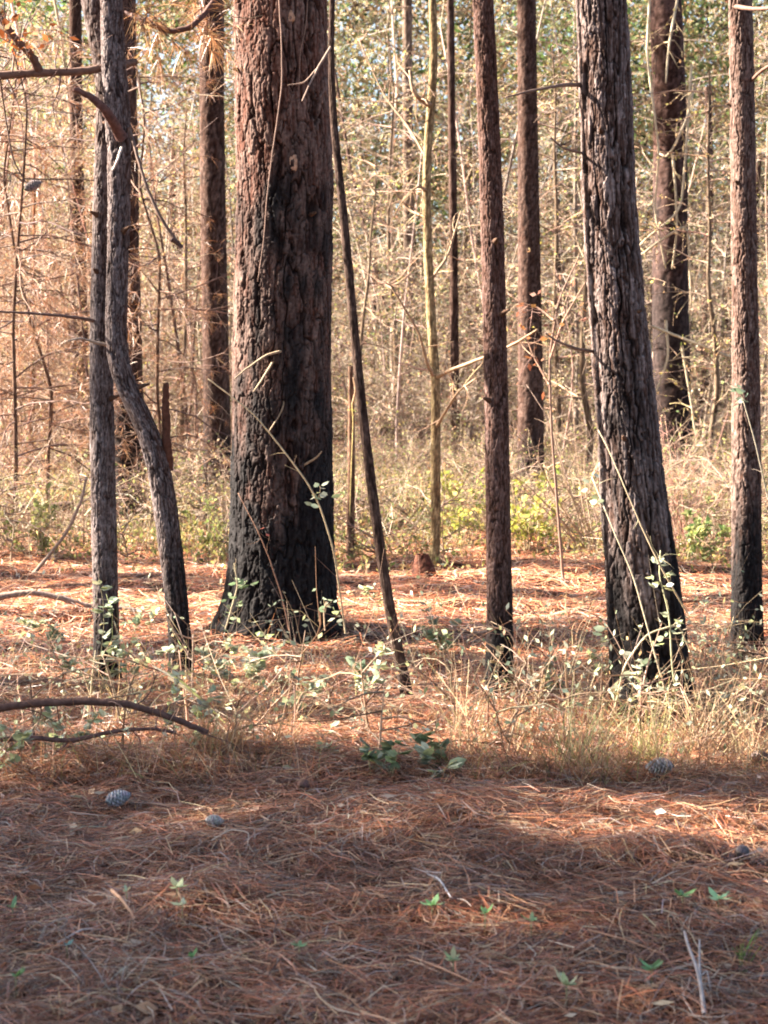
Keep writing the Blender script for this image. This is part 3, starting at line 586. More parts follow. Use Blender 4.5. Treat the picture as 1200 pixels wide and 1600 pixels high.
# ---------------------------------------------------------------- shrubs that stand out
def shrub(name, label, cat, px, py, stems, H, spread, nb, leafn, leafsize, wcol, lcols, lean=(0, 0), r=.006, group=None, grav=-.02, fold=False):
    gp = gpt(px, py); root = thing(name, gp, label, cat, group); z = np.zeros(stems)
    base = gp + np.stack([rng.normal(0, .04, stems), rng.normal(0, .04, stems), z - .03], 1)
    P = grow(base, nrm(np.stack([rng.normal(lean[0], spread, stems), rng.normal(lean[1], spread, stems), np.ones(stems)], 1)), H * rng.uniform(.6, 1.1, stems), 7, .09, grav)
    g = Geo(); g.tubes(P, np.linspace(r, r * .3, 7)[None], pal([wcol], stems), 5); Q = P
    if nb:
        i, p, td, q = sub(P, nb, .25, 1); Q = grow(p, nrm(td * .7 + rdir(len(p))), rng.uniform(.12, .45, len(p)) * H * .5, 4, .15, grav); g.tubes(Q, np.linspace(r * .45, r * .2, 4)[None], pal([wcol], len(p)), 3)
    g.build('stems', M_wood, root, gp)
    if leafn: g = Geo(); leafcloud(g, Q, leafn, leafsize, lcols, None, .1, .1, fold); g.build('leaves', M_leaf, root, gp)
    return root
YG = [(.40, .40, .07), (.32, .31, .07), (.22, .26, .06), (.44, .36, .10)]
shrub('shrub', 'bright yellow-green shrub between the yellow sapling and the slender pine', 'shrub', 722, 850, 9, .75, .35, 7, 5, .075, (.3, .22, .12), YG)
shrub('shrub', 'yellow-green leafy shrub just right of the slender pine', 'shrub', 830, 862, 12, .8, .45, 7, 5, .07, (.3, .22, .12), YG)
shrub('shrub', 'green low shrub between the large leaning pine and the right edge pine', 'shrub', 1095, 878, 10, .55, .4, 7, 5, .07, (.25, .2, .12), [(.10, .16, .05), (.16, .2, .06), (.3, .3, .1)])
shrub('shrub', 'olive low shrub at the foot of the left thicket', 'shrub', 60, 868, 12, .6, .5, 7, 4, .06, (.2, .15, .1), [(.16, .17, .06), (.24, .22, .08)])
shrub('shrub', 'small green shrub between the twin stems and the thickest pine', 'shrub', 325, 868, 9, .5, .4, 6, 5, .06, (.2, .15, .1), [(.20, .24, .07), (.32, .30, .09)])
shrub('shrub', 'fine reddish bare shrub behind the foot of the large leaning pine', 'shrub', 1070, 862, 26, 1.3, .3, 9, 0, .05, (.36, .2, .14), YG, r=.005)
shrub('shrub', 'bare many-stemmed shrub arching left beside the large leaning pine', 'shrub', 925, 862, 12, 1.7, .22, 5, 0, .05, (.30, .21, .14), YG, lean=(-.45, -.1), r=.008)
# dead oak leaves on the left branch of the leaning pine
P = np.array([at(a, b, D6 - .15) for a, b in ((930, 440), (905, 455), (875, 475), (845, 495), (820, 530))]); g = Geo()
gp = gpt(880, 905); root = thing('sapling', gp, 'thin sapling with a cluster of rusty dead leaves left of the large leaning pine', 'sapling')
pxcurve([(880, 905, 0), (872, 800, 0), (862, 680, 0), (858, 560, 0), (872, 470, 0), (905, 400, 0)], gp[1], (2.6, 1.2), g, (.17, .10, .07), 6); T = []
for pts in ([(860, 560, 0), (880, 500, -.1), (915, 440, -.2)], [(865, 500, 0), (840, 480, .1), (800, 470, .1)], [(858, 600, 0), (835, 560, .1), (820, 520, .1)]):
    P = pxcurve(pts, gp[1], (2, .8), g, (.26, .15, .1), 5); T.append(twigs_on(P, 8, .35, .003, -.1, g=g, per2=2))
g.build('stem', M_wood, root, gp); g = Geo(); leafcloud(g, np.concatenate(T), 1, .065, [(.26, .09, .04), (.34, .15, .06), (.18, .06, .03)]); g.build('leaves', M_leaf, root, gp)
# pale dead vines over the draped pine
g = Geo(); DV = D9 - .5; gv = gpt(1042, 752); gv[1] = DV; vine = (.48, .38, .25)
for pts in ([(1085, 130, 0), (1075, 180, -.2), (1062, 210, -.3), (1050, 235, -.3), (1040, 245, -.2), (1030, 240, 0)], [(1050, 240, -.2), (1055, 290, -.3), (1058, 360, -.3), (1050, 420, -.2)],
            [(1080, 100, 0), (1072, 230, -.3), (1064, 330, -.4), (1000, 380, -.5), (990, 410, -.5)], [(1015, 0, 0), (1010, 80, -.2), (1020, 160, -.3), (1030, 240, -.3), (1022, 330, -.2), (1040, 420, -.3)],
            [(1058, 0, 0), (1045, 70, -.3), (1040, 130, -.3)], [(1020, 510, -.3), (1070, 530, -.5), (1110, 545, -.6), (1150, 562, -.6)], [(1040, 500, -.3), (1045, 560, -.4), (1010, 650, -.4)],
            [(1085, 240, -.2), (1110, 255, -.4), (1125, 275, -.4), (1095, 300, -.4), (1080, 330, -.4)], [(1000, 400, -.4), (1040, 370, -.4), (1075, 350, -.4), (1080, 480, -.3)], [(1065, 540, -.3), (1075, 600, -.3), (1090, 700, -.3)]):
    P = pxcurve(pts, DV, (2.3, 1.4), g, vine, 5); twigs_on(P, 5, .5, .008, -.15, g=g, col=(.5, .38, .22), per2=2)
o = g.build('dead_vine', M_wood, None, gv); tag(o, 'pale tangled dead vines draped over the dark pine behind the large leaning pine', 'vine')
# vine on the thickest pine
g = Geo(); gv = gpt(437, 978); Dv = D2 - .31
pxcurve([(434, -60, 0), (436, 0, 0), (440, 60, 0), (441, 130, 0), (433, 190, 0), (424, 250, .01), (416, 320, .01), (413, 370, .02), (403, 440, .03)], Dv, (1.4, 1.), g, (.20, .12, .09), 6)
pxcurve([(483, -60, .03), (479, 40, .02), (469, 80, .01), (467, 140, .01)], Dv, (.9, .7), g, (.18, .11, .08), 5)
o = g.build('vine', M_wood, None, gv); tag(o, 'thin bare vine climbing the bark of the thickest pine', 'vine')
# ---------------------------------------------------------------- briers, brambles
GLAU = [(.34, .37, .26), (.44, .46, .34), (.22, .26, .17), (.36, .38, .18)]
def brier(label, pts, D, r, col, leafpts=(), leaf=.05, cols=GLAU, grp=None, side=6, base=None):
    gp = base if base is not None else gpt(pts[0][0], pts[0][1]); root = thing('brier', gp, label, 'brier', grp); g = Geo()
    P = pxcurve(pts, D, r, g, col, 5)
    T = twigs_on(P, side, .12, .0015, 0, g=g, col=col) if side else None
    g.build('cane', M_wood, root, gp)
    if leafpts:
        g = Geo()
        for (a, b, c, n) in leafpts:
            p = at(a, b, D + c) + rng.normal(0, .02, (n, 3)); ax = rdir(n, -.5, .6); g.fleaves(p, ax, nrm(np.cross(ax, rdir(n, .3, 1))), leaf * rng.uniform(.7, 1.3, n), leaf * .6 * rng.uniform(.7, 1.2, n), pal(cols, n, .15))
        g.build('leaves', M_leaf, root, gp)
    return root
brier('straw-coloured thorny cane slanting across the thickest pine with pale leaves near its end', [(540, 990, .1), (522, 860, 0), (500, 790, 0), (478, 750, 0), (440, 700, 0), (400, 650, 0), (360, 618, .05), (325, 592, .1)], D2 - .75, (1.6, 1.1), (.45, .34, .2),
      [(502, 766, 0, 6), (490, 784, 0, 4), (512, 776, 0, 3)], .055)
brier('thin reddish brier stalk low on the thickest pine carrying one pink leaf', [(452, 985, 0), (440, 930, 0), (420, 870, 0), (404, 832, 0), (372, 770, .1)], D2 - .6, (1.2, .8), (.3, .16, .1), [(404, 832, 0, 2)], .035, [(.55, .16, .12)], side=3)
brier('leafy brier at the left foot of the thickest pine', [(352, 985, 0), (362, 950, 0), (372, 915, 0), (366, 880, 0)], D2 - .45, (1.6, 1), (.32, .26, .16), [(372, 912, 0, 7), (384, 914, 0, 5), (366, 940, 0, 7), (362, 965, 0, 4)], .05, [(.2, .28, .14), (.3, .36, .2)])
brier('small pale sprig at the right foot of the thickest pine', [(508, 985, 0), (506, 955, 0), (510, 940, 0)], D2 - .5, (1.4, 1), (.32, .22, .14), [(512, 946, 0, 6), (530, 962, 0, 5)], .05)
brier('long pale cane crossing the foot of the large leaning pine', [(1075, 960, .2), (1040, 900, 0), (1010, 840, 0), (980, 770, 0), (950, 700, .05), (935, 672, .1)], D6 - .45, (1.5, .9), (.42, .32, .2), [], side=5)
brier('second pale cane bending up beside the large leaning pine', [(1048, 1110, .1), (1020, 1010, 0), (990, 900, 0), (955, 820, 0), (925, 745, .1)], D6 - .6, (1.6, 1), (.45, .36, .24), [(926, 750, 0, 3), (934, 782, 0, 3)], .045, side=5)
brier('brier with pale green leaves climbing the right side of the large leaning pine', [(1060, 1115, .1), (1050, 1040, 0), (1046, 960, 0), (1030, 900, 0), (1032, 860, 0)], D6 - .4, (1.8, 1), (.30, .28, .16),
      [(1028, 880, 0, 6), (1034, 905, 0, 7), (1026, 920, 0, 4), (1045, 965, 0, 6), (1036, 1000, 0, 5), (1052, 985, 0, 4)], .045)
brier('tangled brier with greyish leaves in front of the large leaning pine', [(960, 1110, 0), (975, 1040, -.1), (1010, 990, -.1), (1060, 975, -.1), (1080, 1020, 0)], D6 - .3, (2, 1.2), (.34, .28, .18),
      [(972, 1020, 0, 5), (998, 1070, 0, 8), (1005, 1040, 0, 6), (965, 1075, 0, 6), (985, 1055, -.1, 5), (1040, 1075, 0, 5)], .045)
brier('arching cane with curled dark leaves at the foot of the slender pine', [(800, 1090, 0), (812, 1020, 0), (795, 985, 0), (760, 978, -.05), (735, 982, -.05)], D5 - .3, (1.6, .9), (.45, .3, .2), [(780, 1015, .1, 6), (770, 1028, .1, 5)], .04, [(.14, .12, .07), (.3, .22, .12)])
brier('bluish leaves hanging beside the right edge pine', [(1200, 780, 0), (1180, 690, 0), (1160, 620, 0), (1150, 600, 0)], D7 - .3, (1.3, .8), (.26, .22, .16), [(1160, 608, 0, 5), (1148, 628, 0, 5), (1163, 612, 0, 3)], .05, [(.12, .18, .12), (.18, .24, .16)], base=gpt(1200, 1010))
brier('thin yellow-leaved sprig on the snapped pole', [(545, 870, 0), (548, 760, -.05), (552, 660, -.05), (550, 630, -.05)], gpt(547, 874)[1], (1., .8), (.4, .3, .12), [(550, 640, -.05, 4)], .06, [(.5, .45, .1)], side=4)
LEAFY = [ # px, py, height m, leaves, label
 (168, 1082, .55, 30, 'tall leafy bramble in front of the straight left stem'), (400, 1085, .35, 26, 'leafy bramble right of the crooked pine foot'), (560, 1095, .32, 18, 'pale bramble left of the leaning sapling foot'),
 (100, 1185, .30, 16, 'low bramble with white-sunlit leaves under the fallen limb'), (22, 1215, .30, 12, 'dark green bramble in the left corner of the grass'), (345, 1060, .3, 22, 'bramble growing against the crooked pine foot'),
 (580, 1215, .20, 8, 'bright green sprig at the edge of the bare needles'), (632, 1218, .22, 6, 'broad blue-green sprig beside the bright green one'), (685, 1205, .2, 5, 'small dark green sprig left of the tall dry grass'),
 (300, 1180, .35, 12, 'dark leafy bramble at the end of the fallen limb'), (450, 1105, .25, 14, 'blue-green clump left of the middle dry grass'), (705, 1030, .38, 16, 'yellow-green sprig beside the slender pine'),
 (225, 985, .25, 10, 'pale leaves between the two twin stem feet'), (105, 1010, .22, 14, 'white sunlit leaves left of the straight left stem'), (370, 1050, .25, 14, 'grey-green leaves in the shade below the thickest pine'),
 (590, 945, .2, 8, 'pale leaves near the leaning sapling'), (905, 1062, .4, 16, 'grey-green bramble left of the large leaning pine foot'), (665, 1010, .3, 10, 'greyish sprig between the leaning sapling and slender pine'),
 (860, 1090, .2, 10, 'tiny bramble between the two right pines'), (490, 1175, .2, 12, 'low trailing leaves in the middle of the grass'), (1140, 1130, .2, 10, 'green low sprig near the right edge'), (60, 985, .2, 10, 'pale sprig by the left fallen stick')]
for n_, (a, b, H, nl, lab) in enumerate(LEAFY):
    gp = gpt(a, b); root = thing('bramble', gp, lab, 'bramble', 'leafy brambles in the dry grass'); st = max(3, nl // 5)
    P = grow(gp + np.stack([rng.normal(0, .05, st), rng.normal(0, .05, st), np.full(st, -.02)], 1), nrm(np.stack([rng.normal(0, .55, st), rng.normal(0, .4, st), np.ones(st)], 1)), H * rng.uniform(.6, 1.15, st), 6, .14, -.06)
    g = Geo(); g.tubes(P, np.linspace(.003, .0012, 6)[None], pal([(.28, .2, .12), (.3, .3, .14)], st), 4); g.build('stems', M_wood, root, gp)
    i, p, td, q = sub(P, max(6, int(nl * 2.2 / st)), .3, 1); idx = np.repeat(np.arange(len(p)), 3); n = len(idx)
    c0 = rdir(len(p), -.2, .5); ax = nrm(c0[idx] + rdir(n) * .55); ax[:, 2] *= .6; ax = nrm(ax)
    g = Geo(); L = rng.uniform(.03, .07, n) * (1.25 if 'broad' in lab else 1); g.fleaves(p[idx], ax, nrm(np.cross(ax, np.array([0, 0, 1.]) + rng.normal(0, .5, (n, 3)))), L, L * .62, pal(GLAU if n_ not in (6, 8, 11) else [(.12, .15, .07), (.26, .30, .14)], n, .15)); g.build('leaves', M_leaf, root, gp)
# ---------------------------------------------------------------- grass
def blades(n, xy, H, wid, cols, lean=.35, droop=-.13, k=6, jit=.02):
    base = np.stack([xy[0] + rng.normal(0, jit, n), xy[1] + rng.normal(0, jit, n), np.zeros(n)], 1); base[:, 2] = gh(base[:, 0], base[:, 1]) - .01
    P = grow(base, nrm(np.stack([rng.normal(0, lean, n), rng.normal(0, lean, n), np.ones(n)], 1)), H, k, .07, droop); g = Geo()
    g.ribbons(P, wid * np.linspace(1, .35, k), nrm(np.cross(P[:, 1] - P[:, 0], rdir(n))), pal(cols, n)); return g
n = 27000; x, y = scatter(n, 7.0, 13.5, 1.2, 1.6); px = x / y * FPX + 600
k = rng.uniform(0, 1, n) < (.35 + vn(x * 1.6, y * 1.6, 31) * 1.1 + .25 * sst(600, 900, px)) * (1 - .85 * sst(9.3, 11, y)); x, y = x[k], y[k]; n = len(x)
g = blades(n, (x, y), rng.uniform(.05, .34, n) * (1 + .5 * (rng.uniform(0, 1, n) > .9)), .0035, [(.36, .18, .09), (.26, .10, .05), (.48, .34, .21), (.12, .05, .03), (.20, .18, .07), (.32, .14, .065)], .5, -.13)
tag(g.build('dry_grass', M_straw), 'thin dry grass and stalks scattered through the needle litter', 'grass', kind='stuff')
thicket('bramble_tangle', 'low tangled runners and small pale leaves through the dry grass, bare twigs', 100, 7.4, 10.2, .12, .42, 6, 4, 2, .034, [(.30, .20, .13), (.20, .11, .07), (.40, .30, .2)], GLAU + [(.30, .2, .1)], 1.4, .003, bl=(.1, .45), grav=-.1)
TUF = [(905, 1205, .38, 110, 'olive green grass tuft left of the leaning pine foot', [(.22, .23, .10), (.32, .30, .14), (.42, .32, .18)]), (1015, 1200, .36, 100, 'yellow-green grass tuft in front of the large leaning pine', [(.36, .33, .12), (.26, .27, .1), (.46, .36, .2)]),
       (728, 1190, .5, 40, 'tall arching straw tuft left of the slender pine', [(.55, .40, .22), (.48, .3, .17)]), (1090, 1190, .42, 90, 'brown dry tuft right of the leaning pine foot', [(.36, .24, .14), (.45, .32, .18)]),
       (1170, 1195, .45, 80, 'brown dry tuft at the right edge of the grass', [(.36, .22, .13), (.45, .32, .18)]), (345, 1180, .36, 110, 'reddish dry tuft at the tip of the fallen limb', [(.38, .19, .1), (.45, .3, .16)]),
       (800, 1160, .24, 80, 'reddish dry tuft at the foot of the slender pine', [(.36, .16, .09), (.3, .13, .07), (.45, .28, .16)]), (648, 1135, .15, 34, 'dry tuft at the foot of the leaning sapling', [(.42, .26, .14), (.36, .2, .1)]),
       (985, 1060, .6, 26, 'tall pale stalks rising before the large leaning pine', [(.56, .45, .26), (.5, .36, .2)]), (430, 1175, .3, 60, 'sparse straw tuft in the middle of the grass', [(.46, .3, .17), (.38, .2, .1)]),
       (1130, 1110, .45, 50, 'wispy straw tuft between leaning pine and right edge pine', [(.5, .38, .22), (.42, .28, .16)]), (550, 985, .35, 24, 'straw wisps right of the thickest pine', [(.5, .36, .2), (.42, .24, .14)]),
       (180, 1130, .35, 30, 'straw wisps around the left bramble', [(.5, .38, .2), (.42, .28, .14)]), (885, 1010, .4, 30, 'pale wisps between the slender pine and the large leaning pine', [(.5, .38, .22), (.4, .24, .15)])]
for a, b, H, n, lab, cols in TUF:
    gp = gpt(a, b); g = blades(n, (gp[0], gp[1]), H * rng.uniform(.45, 1.15, n), .0042, cols, .30, -.10, 7, .05)
    tag(g.build('grass_tuft', M_straw, None, gp), lab, 'grass tuft', 'tufts of dry grass')
# bent bright blades left of the crooked pine foot
gp = gpt(330, 1150); g = Geo()
for pts, c in (([(350, 1140, 0), (310, 1090, 0), (275, 1060, 0), (238, 1040, 0)], (.62, .55, .40)), ([(352, 1130, 0), (320, 1098, -.02), (290, 1070, -.02), (262, 1050, 0)], (.55, .55, .2)), ([(345, 1120, 0), (300, 1082, 0), (262, 1058, 0)], (.6, .48, .3))):
    P = np.array([at(a, b, gp[1] + d) for a, b, d in pts])[None]; g.ribbons(P, np.array([.006, .011, .012, .006])[:len(pts)], np.array([[.3, .2, .9]]), np.array([c]))
tag(g.build('grass_tuft', M_leaf, None, gp), 'broad bent pale blades leaning left of the fallen limb tip', 'grass tuft')
# ---------------------------------------------------------------- needle litter
def litter(name, n, y0, y1, pw, L, w, lift, label, m=1.35, bright=1.):
    x, y = scatter(n, y0, y1, m, pw)
    d = rng.uniform(0, 2 * math.pi, n)
    d = np.where(rng.uniform(0, 1, n) < .22, vn(x * 5, y * 5, 14) * 6 + rng.normal(0, .4, n), d)
    dr = np.stack([np.cos(d), np.sin(d), rng.normal(.02, .13, n)], 1); b = rng.normal(0, .45, n)
    dr2 = np.stack([np.cos(d + b), np.sin(d + b), rng.normal(-.04, .15, n)], 1)
    Ln = L * rng.uniform(.5, 1.15, n); p0 = np.stack([x, y, gh(x, y) + rng.uniform(0, 1, n) ** 1.6 * lift * (1 + 1.2 * vn(x * 2.2, y * 2.6, 16))], 1)
    p1 = p0 + dr * (Ln * .5)[:, None]; p2 = p1 + dr2 * (Ln * .5)[:, None]
    P = np.stack([p0, p1, p2], 1); zg = gh(P[..., 0], P[..., 1]); P[..., 2] = np.maximum(P[..., 2], zg + .002)
    gz = zg - zg[:, :1]; P[..., 2] += gz * .6
    cm = vn(x * .9, y * .9, 17)[:, None] + .5
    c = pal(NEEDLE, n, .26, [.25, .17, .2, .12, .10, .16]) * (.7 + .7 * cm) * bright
    wt = rng.uniform(0, 1, n) < .03; c[wt] = pal([(.5, .42, .34), (.45, .33, .22)], wt.sum())
    g = Geo(); g.ribbons(P, w * np.array([1, 1, .5]), nrm(np.stack([-np.sin(d), np.cos(d), rng.normal(0, .5, n)], 1)), c)
    tag(g.build(name, M_needle), label, 'needle litter', kind='stuff')
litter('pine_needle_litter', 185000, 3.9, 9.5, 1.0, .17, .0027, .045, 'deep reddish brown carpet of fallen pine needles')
litter('far_needle_litter', 70000, 9.3, 19, 1.15, .22, .0048, .032, 'fallen needles among the trunks, colour lightened to look sunlit', bright=1.95)  # same needle palette brightened, so part of the sunlight is in the colour
# broken sticks in the litter
n = 500; x, y = scatter(n, 4.1, 15, 1.2); d = rng.uniform(0, 6.28, n); P = grow(np.stack([x, y, gh(x, y) + .02], 1), np.stack([np.cos(d), np.sin(d), np.zeros(n)], 1), rng.uniform(.06, .4, n), 4, .12, 0)
P[..., 2] = gh(P[..., 0], P[..., 1]) + .02; g = Geo(); g.tubes(P, rng.uniform(.0015, .004, (n, 1)) * np.ones((1, 4)), pal([(.22, .13, .09), (.34, .24, .17), (.15, .08, .06)], n), 4)
tag(g.build('twig_litter', M_wood), 'small broken twigs lying through the needle carpet', 'twigs', kind='stuff')
# chunky reddish soil crumbs / dead leaves on the litter
n = 2600; x, y = scatter(n, 4.1, 16, 1.2, 1.1); a = rdir(n, -.2, .25); g = Geo(); g.leaves(np.stack([x, y, gh(x, y) + rng.uniform(.01, .045, n)], 1), a, nrm(np.cross(a, rdir(n, .5, 1))), rng.uniform(.02, .07, n), rng.uniform(.012, .04, n), pal([(.25, .11, .06), (.42, .28, .18), (.34, .2, .12), (.5, .4, .3)], n))
tag(g.build('leaf_litter', M_leaf), 'curled dead leaves scattered over the needles', 'leaf litter', kind='stuff')
# ---------------------------------------------------------------- fallen wood
def fallen(name, label, cat, pts, D, r, col, tw=0, L=.3, mat=None):
    gp = at(pts[0][0], pts[0][1], D); gp[2] = float(gh(gp[0], D)); root = thing(name, gp, label, cat); g = Geo(); P = pxcurve(pts, D, r, g, col, 8); g.build('limb', mat or M_bark, root, gp, True)
    if tw: g = Geo(); twigs_on(P, tw, L, .0035, -.05, g=g, col=col, per2=2); g.build('twigs', M_wood, root, gp)
    return root
DF = gpt(200, 1205)[1]
fallen('fallen_limb', 'dark arched dead limb lying in the left grass, in front of the twin stems', 'fallen limb', [(-60, 1118, 0), (0, 1106, 0), (60, 1098, 0), (130, 1096, 0), (190, 1098, 0), (240, 1112, 0), (290, 1130, 0), (325, 1145, 0)], DF, (7.5, 4.5), (.09, .05, .04), 8, .25)
fallen('fallen_limb', 'thinner drooping stick beneath the dark arched limb', 'fallen limb', [(-40, 1160, 0), (40, 1152, 0), (110, 1158, 0), (180, 1142, 0), (240, 1138, 0), (275, 1145, 0)], gpt(100, 1212)[1], (4.5, 2.5), (.11, .06, .05), 5, .2)
fallen('fallen_limb', 'grey stick slanting behind the straight left stem', 'fallen limb', [(45, 905, .2), (75, 870, .1), (105, 832, 0), (128, 780, -.1), (135, 745, -.1)], gpt(50, 905)[1], (3.5, 2), (.26, .2, .16), 3)
fallen('fallen_limb', 'pale grey limb lying across the left edge of the needles', 'fallen limb', [(-30, 938, 0), (40, 925, 0), (80, 930, 0), (140, 948, 0), (200, 952, 0), (262, 962, 0)], gpt(80, 955)[1], (5.5, 3.5), (.22, .16, .13), 6)
fallen('fallen_log', 'dark log lying far back at the left edge', 'log', [(-60, 792, 0), (0, 792, 0), (60, 794, 0), (118, 790, 0)], gpt(60, 800)[1], (10, 7), (.12, .08, .065))
fallen('fallen_log', 'pale log on the ground between the twin stems and the thickest pine', 'log', [(255, 812, 0), (290, 808, 0), (325, 806, 0)], gpt(290, 815)[1], (6, 5), (.4, .3, .22))
fallen('fallen_limb', 'thin fallen branch behind the right edge pine', 'fallen limb', [(1050, 942, 0), (1085, 938, 0), (1130, 944, 0), (1230, 936, 0)], gpt(1100, 950)[1], (3, 2), (.16, .09, .06), 4)
# stump mound at the yellow sapling
gp = gpt(662, 898); root = thing('stump', gp, 'small rotten red-brown stump at the foot of the yellow sapling', 'stump'); g = Geo()
C, R = px_path([(660, 866, 14), (661, 878, 20), (663, 892, 28), (664, 905, 34)], gp[1]); bark_trunk(g, C, R, 24, .02, (.05, .08), .02, 91, None, .2, ((.04, .015, .01), (.14, .05, .035), (.2, .08, .05))); 
bark_trunk(g, np.array([C[-1] - [0, 0, .03], C[-1] + [0, 0, .002]]), np.array([R[-1], .01]), 24, .01, (.05, .08), .008, 92, None, 0, ((.04, .015, .01), (.14, .05, .035), (.2, .08, .05)))
g.build('wood', M_bark, root, gp, True)
# ---------------------------------------------------------------- pine cones
def cone(label, px, py, L, W, col, rz, tilt=.1, at_pos=None, group='pine cones on the needles'):
    gp = gpt(px, py) if at_pos is None else at_pos; root = thing('pine_cone', gp, label, 'pine cone', group)
    ga = math.pi * (3 - math.sqrt(5)); n = 90; t = np.linspace(.03, .98, n); th = np.arange(n) * ga; prof = np.sin(np.clip(t * 1.02 + .02, 0, 1) ** .75 * math.pi) ** .75 * W * .5
    core = np.stack([np.linspace(-.5, .48, 10) * L, np.zeros(10), np.zeros(10)], 1); g = Geo(); g.tubes(core[None], (np.sin(np.linspace(.3, 2.9, 10)) * W * .22)[None], np.array([np.array(col) * .4]), 10)
    rad = np.stack([np.zeros(n), np.cos(th), np.sin(th)], 1); tan = np.stack([np.zeros(n), -np.sin(th), np.cos(th)], 1); ax = np.array([[1., 0, 0]])
    b = ax * ((t - .5) * L)[:, None] + rad * (prof * .25)[:, None]; d = nrm(rad * 1. + ax * .35); e = b + d * (prof * .8)[:, None]; sw = (.011 + .1 * prof)[:, None]
    nn = np.cross(d, tan) * .0025
    V = np.stack([b - tan * sw * .4, b + tan * sw * .4, e + tan * sw * .6, e - tan * sw * .6, e + d * .004 + ax * .004 + nn], 1)
    top = V + nn[:, None]; VV = np.concatenate([V, top], 1); o_ = np.arange(n)[:, None] * 10
    q = np.concatenate([o_ + np.array([[0, 1, 2, 3]]), o_ + np.array([[5, 8, 7, 6]]), o_ + np.array([[0, 3, 8, 5]]), o_ + np.array([[1, 6, 7, 2]]), o_ + np.array([[3, 2, 7, 8]])])
    cc = np.repeat(pal([col], n, .2), 10, 0).reshape(n, 10, 3).copy(); cc[:, [2, 3, 7, 8]] *= 1.7
    g.add(VV, q, cc.reshape(-1, 3))
    o = g.build('scales', M_cone, root, (0, 0, 0)); o.location = (0, 0, W * .42 + .025 if at_pos is None else 0); o.rotation_euler = (0, tilt, rz)
    return root
cone('blue-grey pine cone lying on the shaded needles at left', 185, 1268, .105, .062, (.17, .16, .17), .5, -.2)
cone('grey pine cone at the edge of the grass at right', 1030, 1220, .115, .075, (.22, .19, .17), 2.9, .1)
cone('dark pine cone at the right margin under the dry grass', 1188, 1205, .10, .065, (.06, .04, .035), .3)
cone('small dark brown cone left of centre', 474, 1246, .055, .05, (.08, .04, .03), 1.2)
cone('small grey weathered cone on the shaded needles', 335, 1302, .07, .045, (.24, .21, .19), .2)
cone('small dark cone on the sunlit strip at right', 1160, 1352, .06, .045, (.07, .055, .055), 1.)
hp = at(52, 290, Da - .4)
cone('pine cone hanging from a twig at the left margin', 0, 0, .10, .055, (.16, .12, .11), .3, -.45, hp, None)
g = Geo(); pxcurve([(0, 122, -.15), (8, 180, 0), (20, 250, 0), (40, 285, 0), (50, 290, 0)], Da - .4, (1.6, 1.), g, (.12, .07, .05), 5); g.build('dead_twig', M_wood, ta, oa)
# ---------------------------------------------------------------- foreground sticks and plants
def stick(label, lists, col, name='stick'):
    gp = gpt(*lists[0][0][0][:2]); g = Geo()
    for pts, r in lists:
        P = []
        for a, b, h in pts: q = gpt(a, b); P.append(q + np.array([0, 0, h + .045]))
        P = np.array(P); k = len(P); t = np.linspace(0, k - 1, 5 * k); P = np.stack([np.interp(t, np.arange(k), P[:, c]) for c in range(3)], 1)
        for _ in range(2): P[1:-1] = (P[:-2] + P[1:-1] * 2 + P[2:]) / 4
        g.tubes(P[None], np.linspace(r[0], r[1], len(P))[None], np.array([col]), 7)
    tag(g.build(name, M_wood, None, gp, True), label, 'stick')
stick('bleached forked stick standing at the bottom right', [([(1100, 1612, .0), (1095, 1588, .03), (1088, 1575, .06), (1075, 1560, .09), (1068, 1545, .11)], (.006, .003)), ([(1094, 1586, .03), (1092, 1560, .05), (1092, 1535, .07)], (.004, .0025)), ([(1096, 1562, .02), (1104, 1560, .03), (1110, 1575, 0)], (.0025, .0015))], (.30, .26, .25))
stick('short straight pale stick in the shade right of centre', [([(668, 1388, .0), (686, 1406, .02), (705, 1427, 0)], (.0035, .0028))], (.45, .42, .42))
stick('tan bark sliver at the end of the low mound', [([(175, 1425, .02), (192, 1442, .02), (212, 1460, 0)], (.006, .004))], (.42, .24, .15))
stick('crooked pale twig on the shaded needles', [([(330, 1335, 0), (360, 1326, .02), (390, 1330, .02), (386, 1347, 0)], (.0025, .0015))], (.42, .33, .26))
stick('long brown twig in the lower right litter', [([(920, 1478, .0), (980, 1505, .02), (1040, 1524, .01), (1065, 1528, 0)], (.003, .002))], (.30, .16, .1))
stick('reddish twig lying across the lower middle', [([(440, 1508, .0), (480, 1490, .01), (530, 1478, 0)], (.004, .003))], (.34, .17, .11))
stick('pale twig left of the lower centre', [([(90, 1498, .0), (130, 1484, .015), (160, 1478, 0)], (.003, .002))], (.42, .36, .33))
stick('rusty twig running down to the lower centre', [([(640, 1520, 0), (690, 1545, .01), (750, 1568, 0)], (.0035, .002))], (.36, .2, .13))
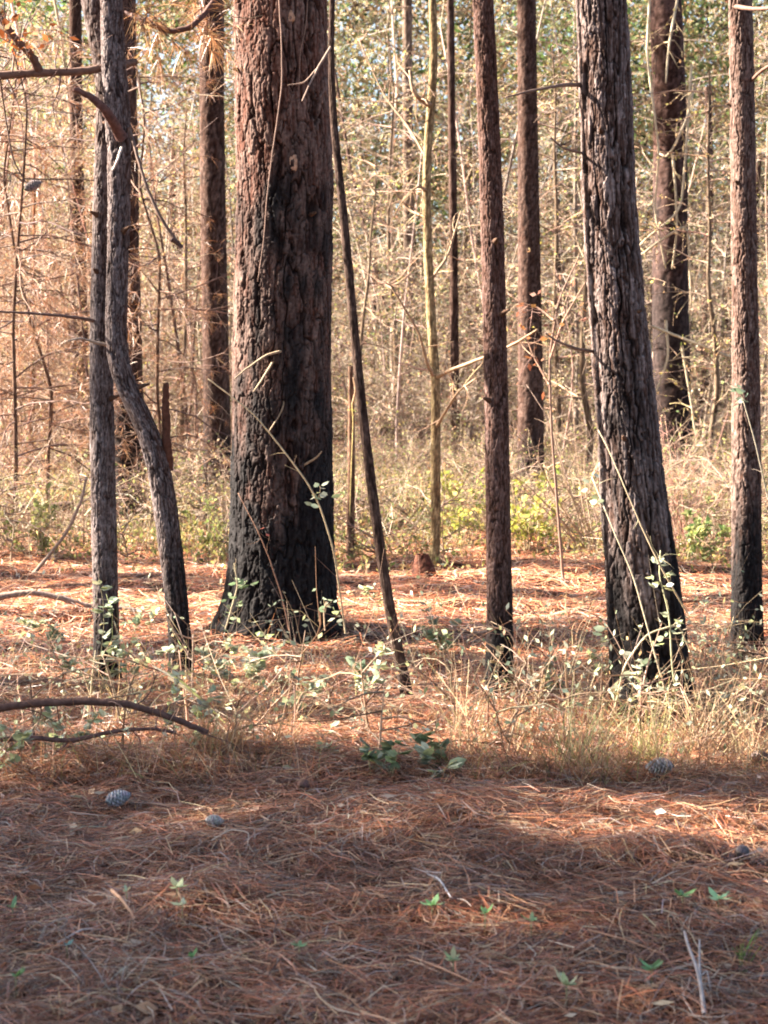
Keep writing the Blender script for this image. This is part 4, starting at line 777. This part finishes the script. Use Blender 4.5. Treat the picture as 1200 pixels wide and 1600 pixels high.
# bleached straw tuft
gp = gpt(160, 1565); n = 90; g = blades(n, (gp[0], gp[1]), rng.uniform(.08, .2, n), .003, [(.48, .45, .42), (.38, .33, .3)], 1.5, -.25, 5, .04); tag(g.build('grass_tuft', M_straw, None, gp), 'flattened bleached grey tuft at the bottom left', 'grass tuft')
gp = gpt(1165, 1515); n = 14; g = blades(n, (gp[0], gp[1]), rng.uniform(.06, .15, n), .004, [(.12, .26, .06), (.18, .32, .08)], .2, -.05, 5, .012); tag(g.build('grass_tuft', M_leaf, None, gp), 'fresh green grass sprout at the lower right', 'grass tuft')
def seedling(label, px, py, n, L, cols, group='seedlings on the needles'):
    gp = gpt(px, py); gp[2] += .055; L = L * 1.3; root = thing('seedling', gp - [0, 0, .055], label, 'seedling', group); g = Geo(); th = np.arange(n) * 2.4 + px
    a = nrm(np.stack([np.cos(th), np.sin(th), rng.uniform(.0, 1.1, n)], 1) + rng.normal(0, .3, (n, 3)) * [1, 1, 0]); b = nrm(np.cross(a, np.array([0, 0, 1.]) + rng.normal(0, .15, (n, 3)))); g.fleaves(np.repeat((gp + [0, 0, .01])[None], n, 0), a, b, L * rng.uniform(.35, 1.15, n), L * rng.uniform(.28, .5, n), pal(cols, n, .12))
    g.build('leaves', M_leaf, root, gp - [0, 0, .055]); g = Geo(); g.tubes(np.array([[gp - [0, 0, .07], gp - [0, 0, .01], gp + [0, 0, .012]]]), .0015, np.array([[.2, .2, .1]]), 5); g.build('stem', M_wood, root, gp - [0, 0, .055])
SG = [(.14, .26, .10), (.2, .34, .16)]; PG = [(.36, .44, .28), (.42, .46, .26)]
for lab, a, b, n, L, c in (('dark green seedling left of the short pale stick', 675, 1449, 8, .032, SG), ('small seedling below the short pale stick', 758, 1462, 6, .026, SG), ('green seedling, left one of the lower right pair', 1066, 1434, 8, .034, SG), ('pale-veined green seedling, right one of the lower right pair', 1122, 1438, 8, .036, [(.18, .32, .18), (.26, .4, .24)]),
                           ('pale round-leaved seedling near the lower centre', 708, 1539, 7, .036, PG), ('trailing pale seedling at the bottom', 885, 1580, 9, .04, PG), ('dull green seedling above the forked stick', 1018, 1552, 7, .036, SG), ('pale seedling on the low mound', 277, 1420, 7, .034, PG),
                           ('pale seedling under the low mound', 285, 1448, 4, .028, PG), ('tiny green seedling at the far bottom left', 20, 1452, 6, .03, SG), ('bluish seedling at the lower left', 105, 1512, 4, .022, [(.14, .3, .3)]), ('small seedling beside the bleached tuft', 25, 1565, 6, .03, SG),
                           ('small seedling in the lower left middle', 300, 1533, 5, .028, SG), ('tiny pale seedling left of the mound', 198, 1427, 4, .026, PG), ('faint green seedling in the right shade', 830, 1475, 4, .03, SG), ('small seedling right of the lower centre', 468, 1515, 5, .028, SG)):
    seedling(lab, a, b, n, L, c)
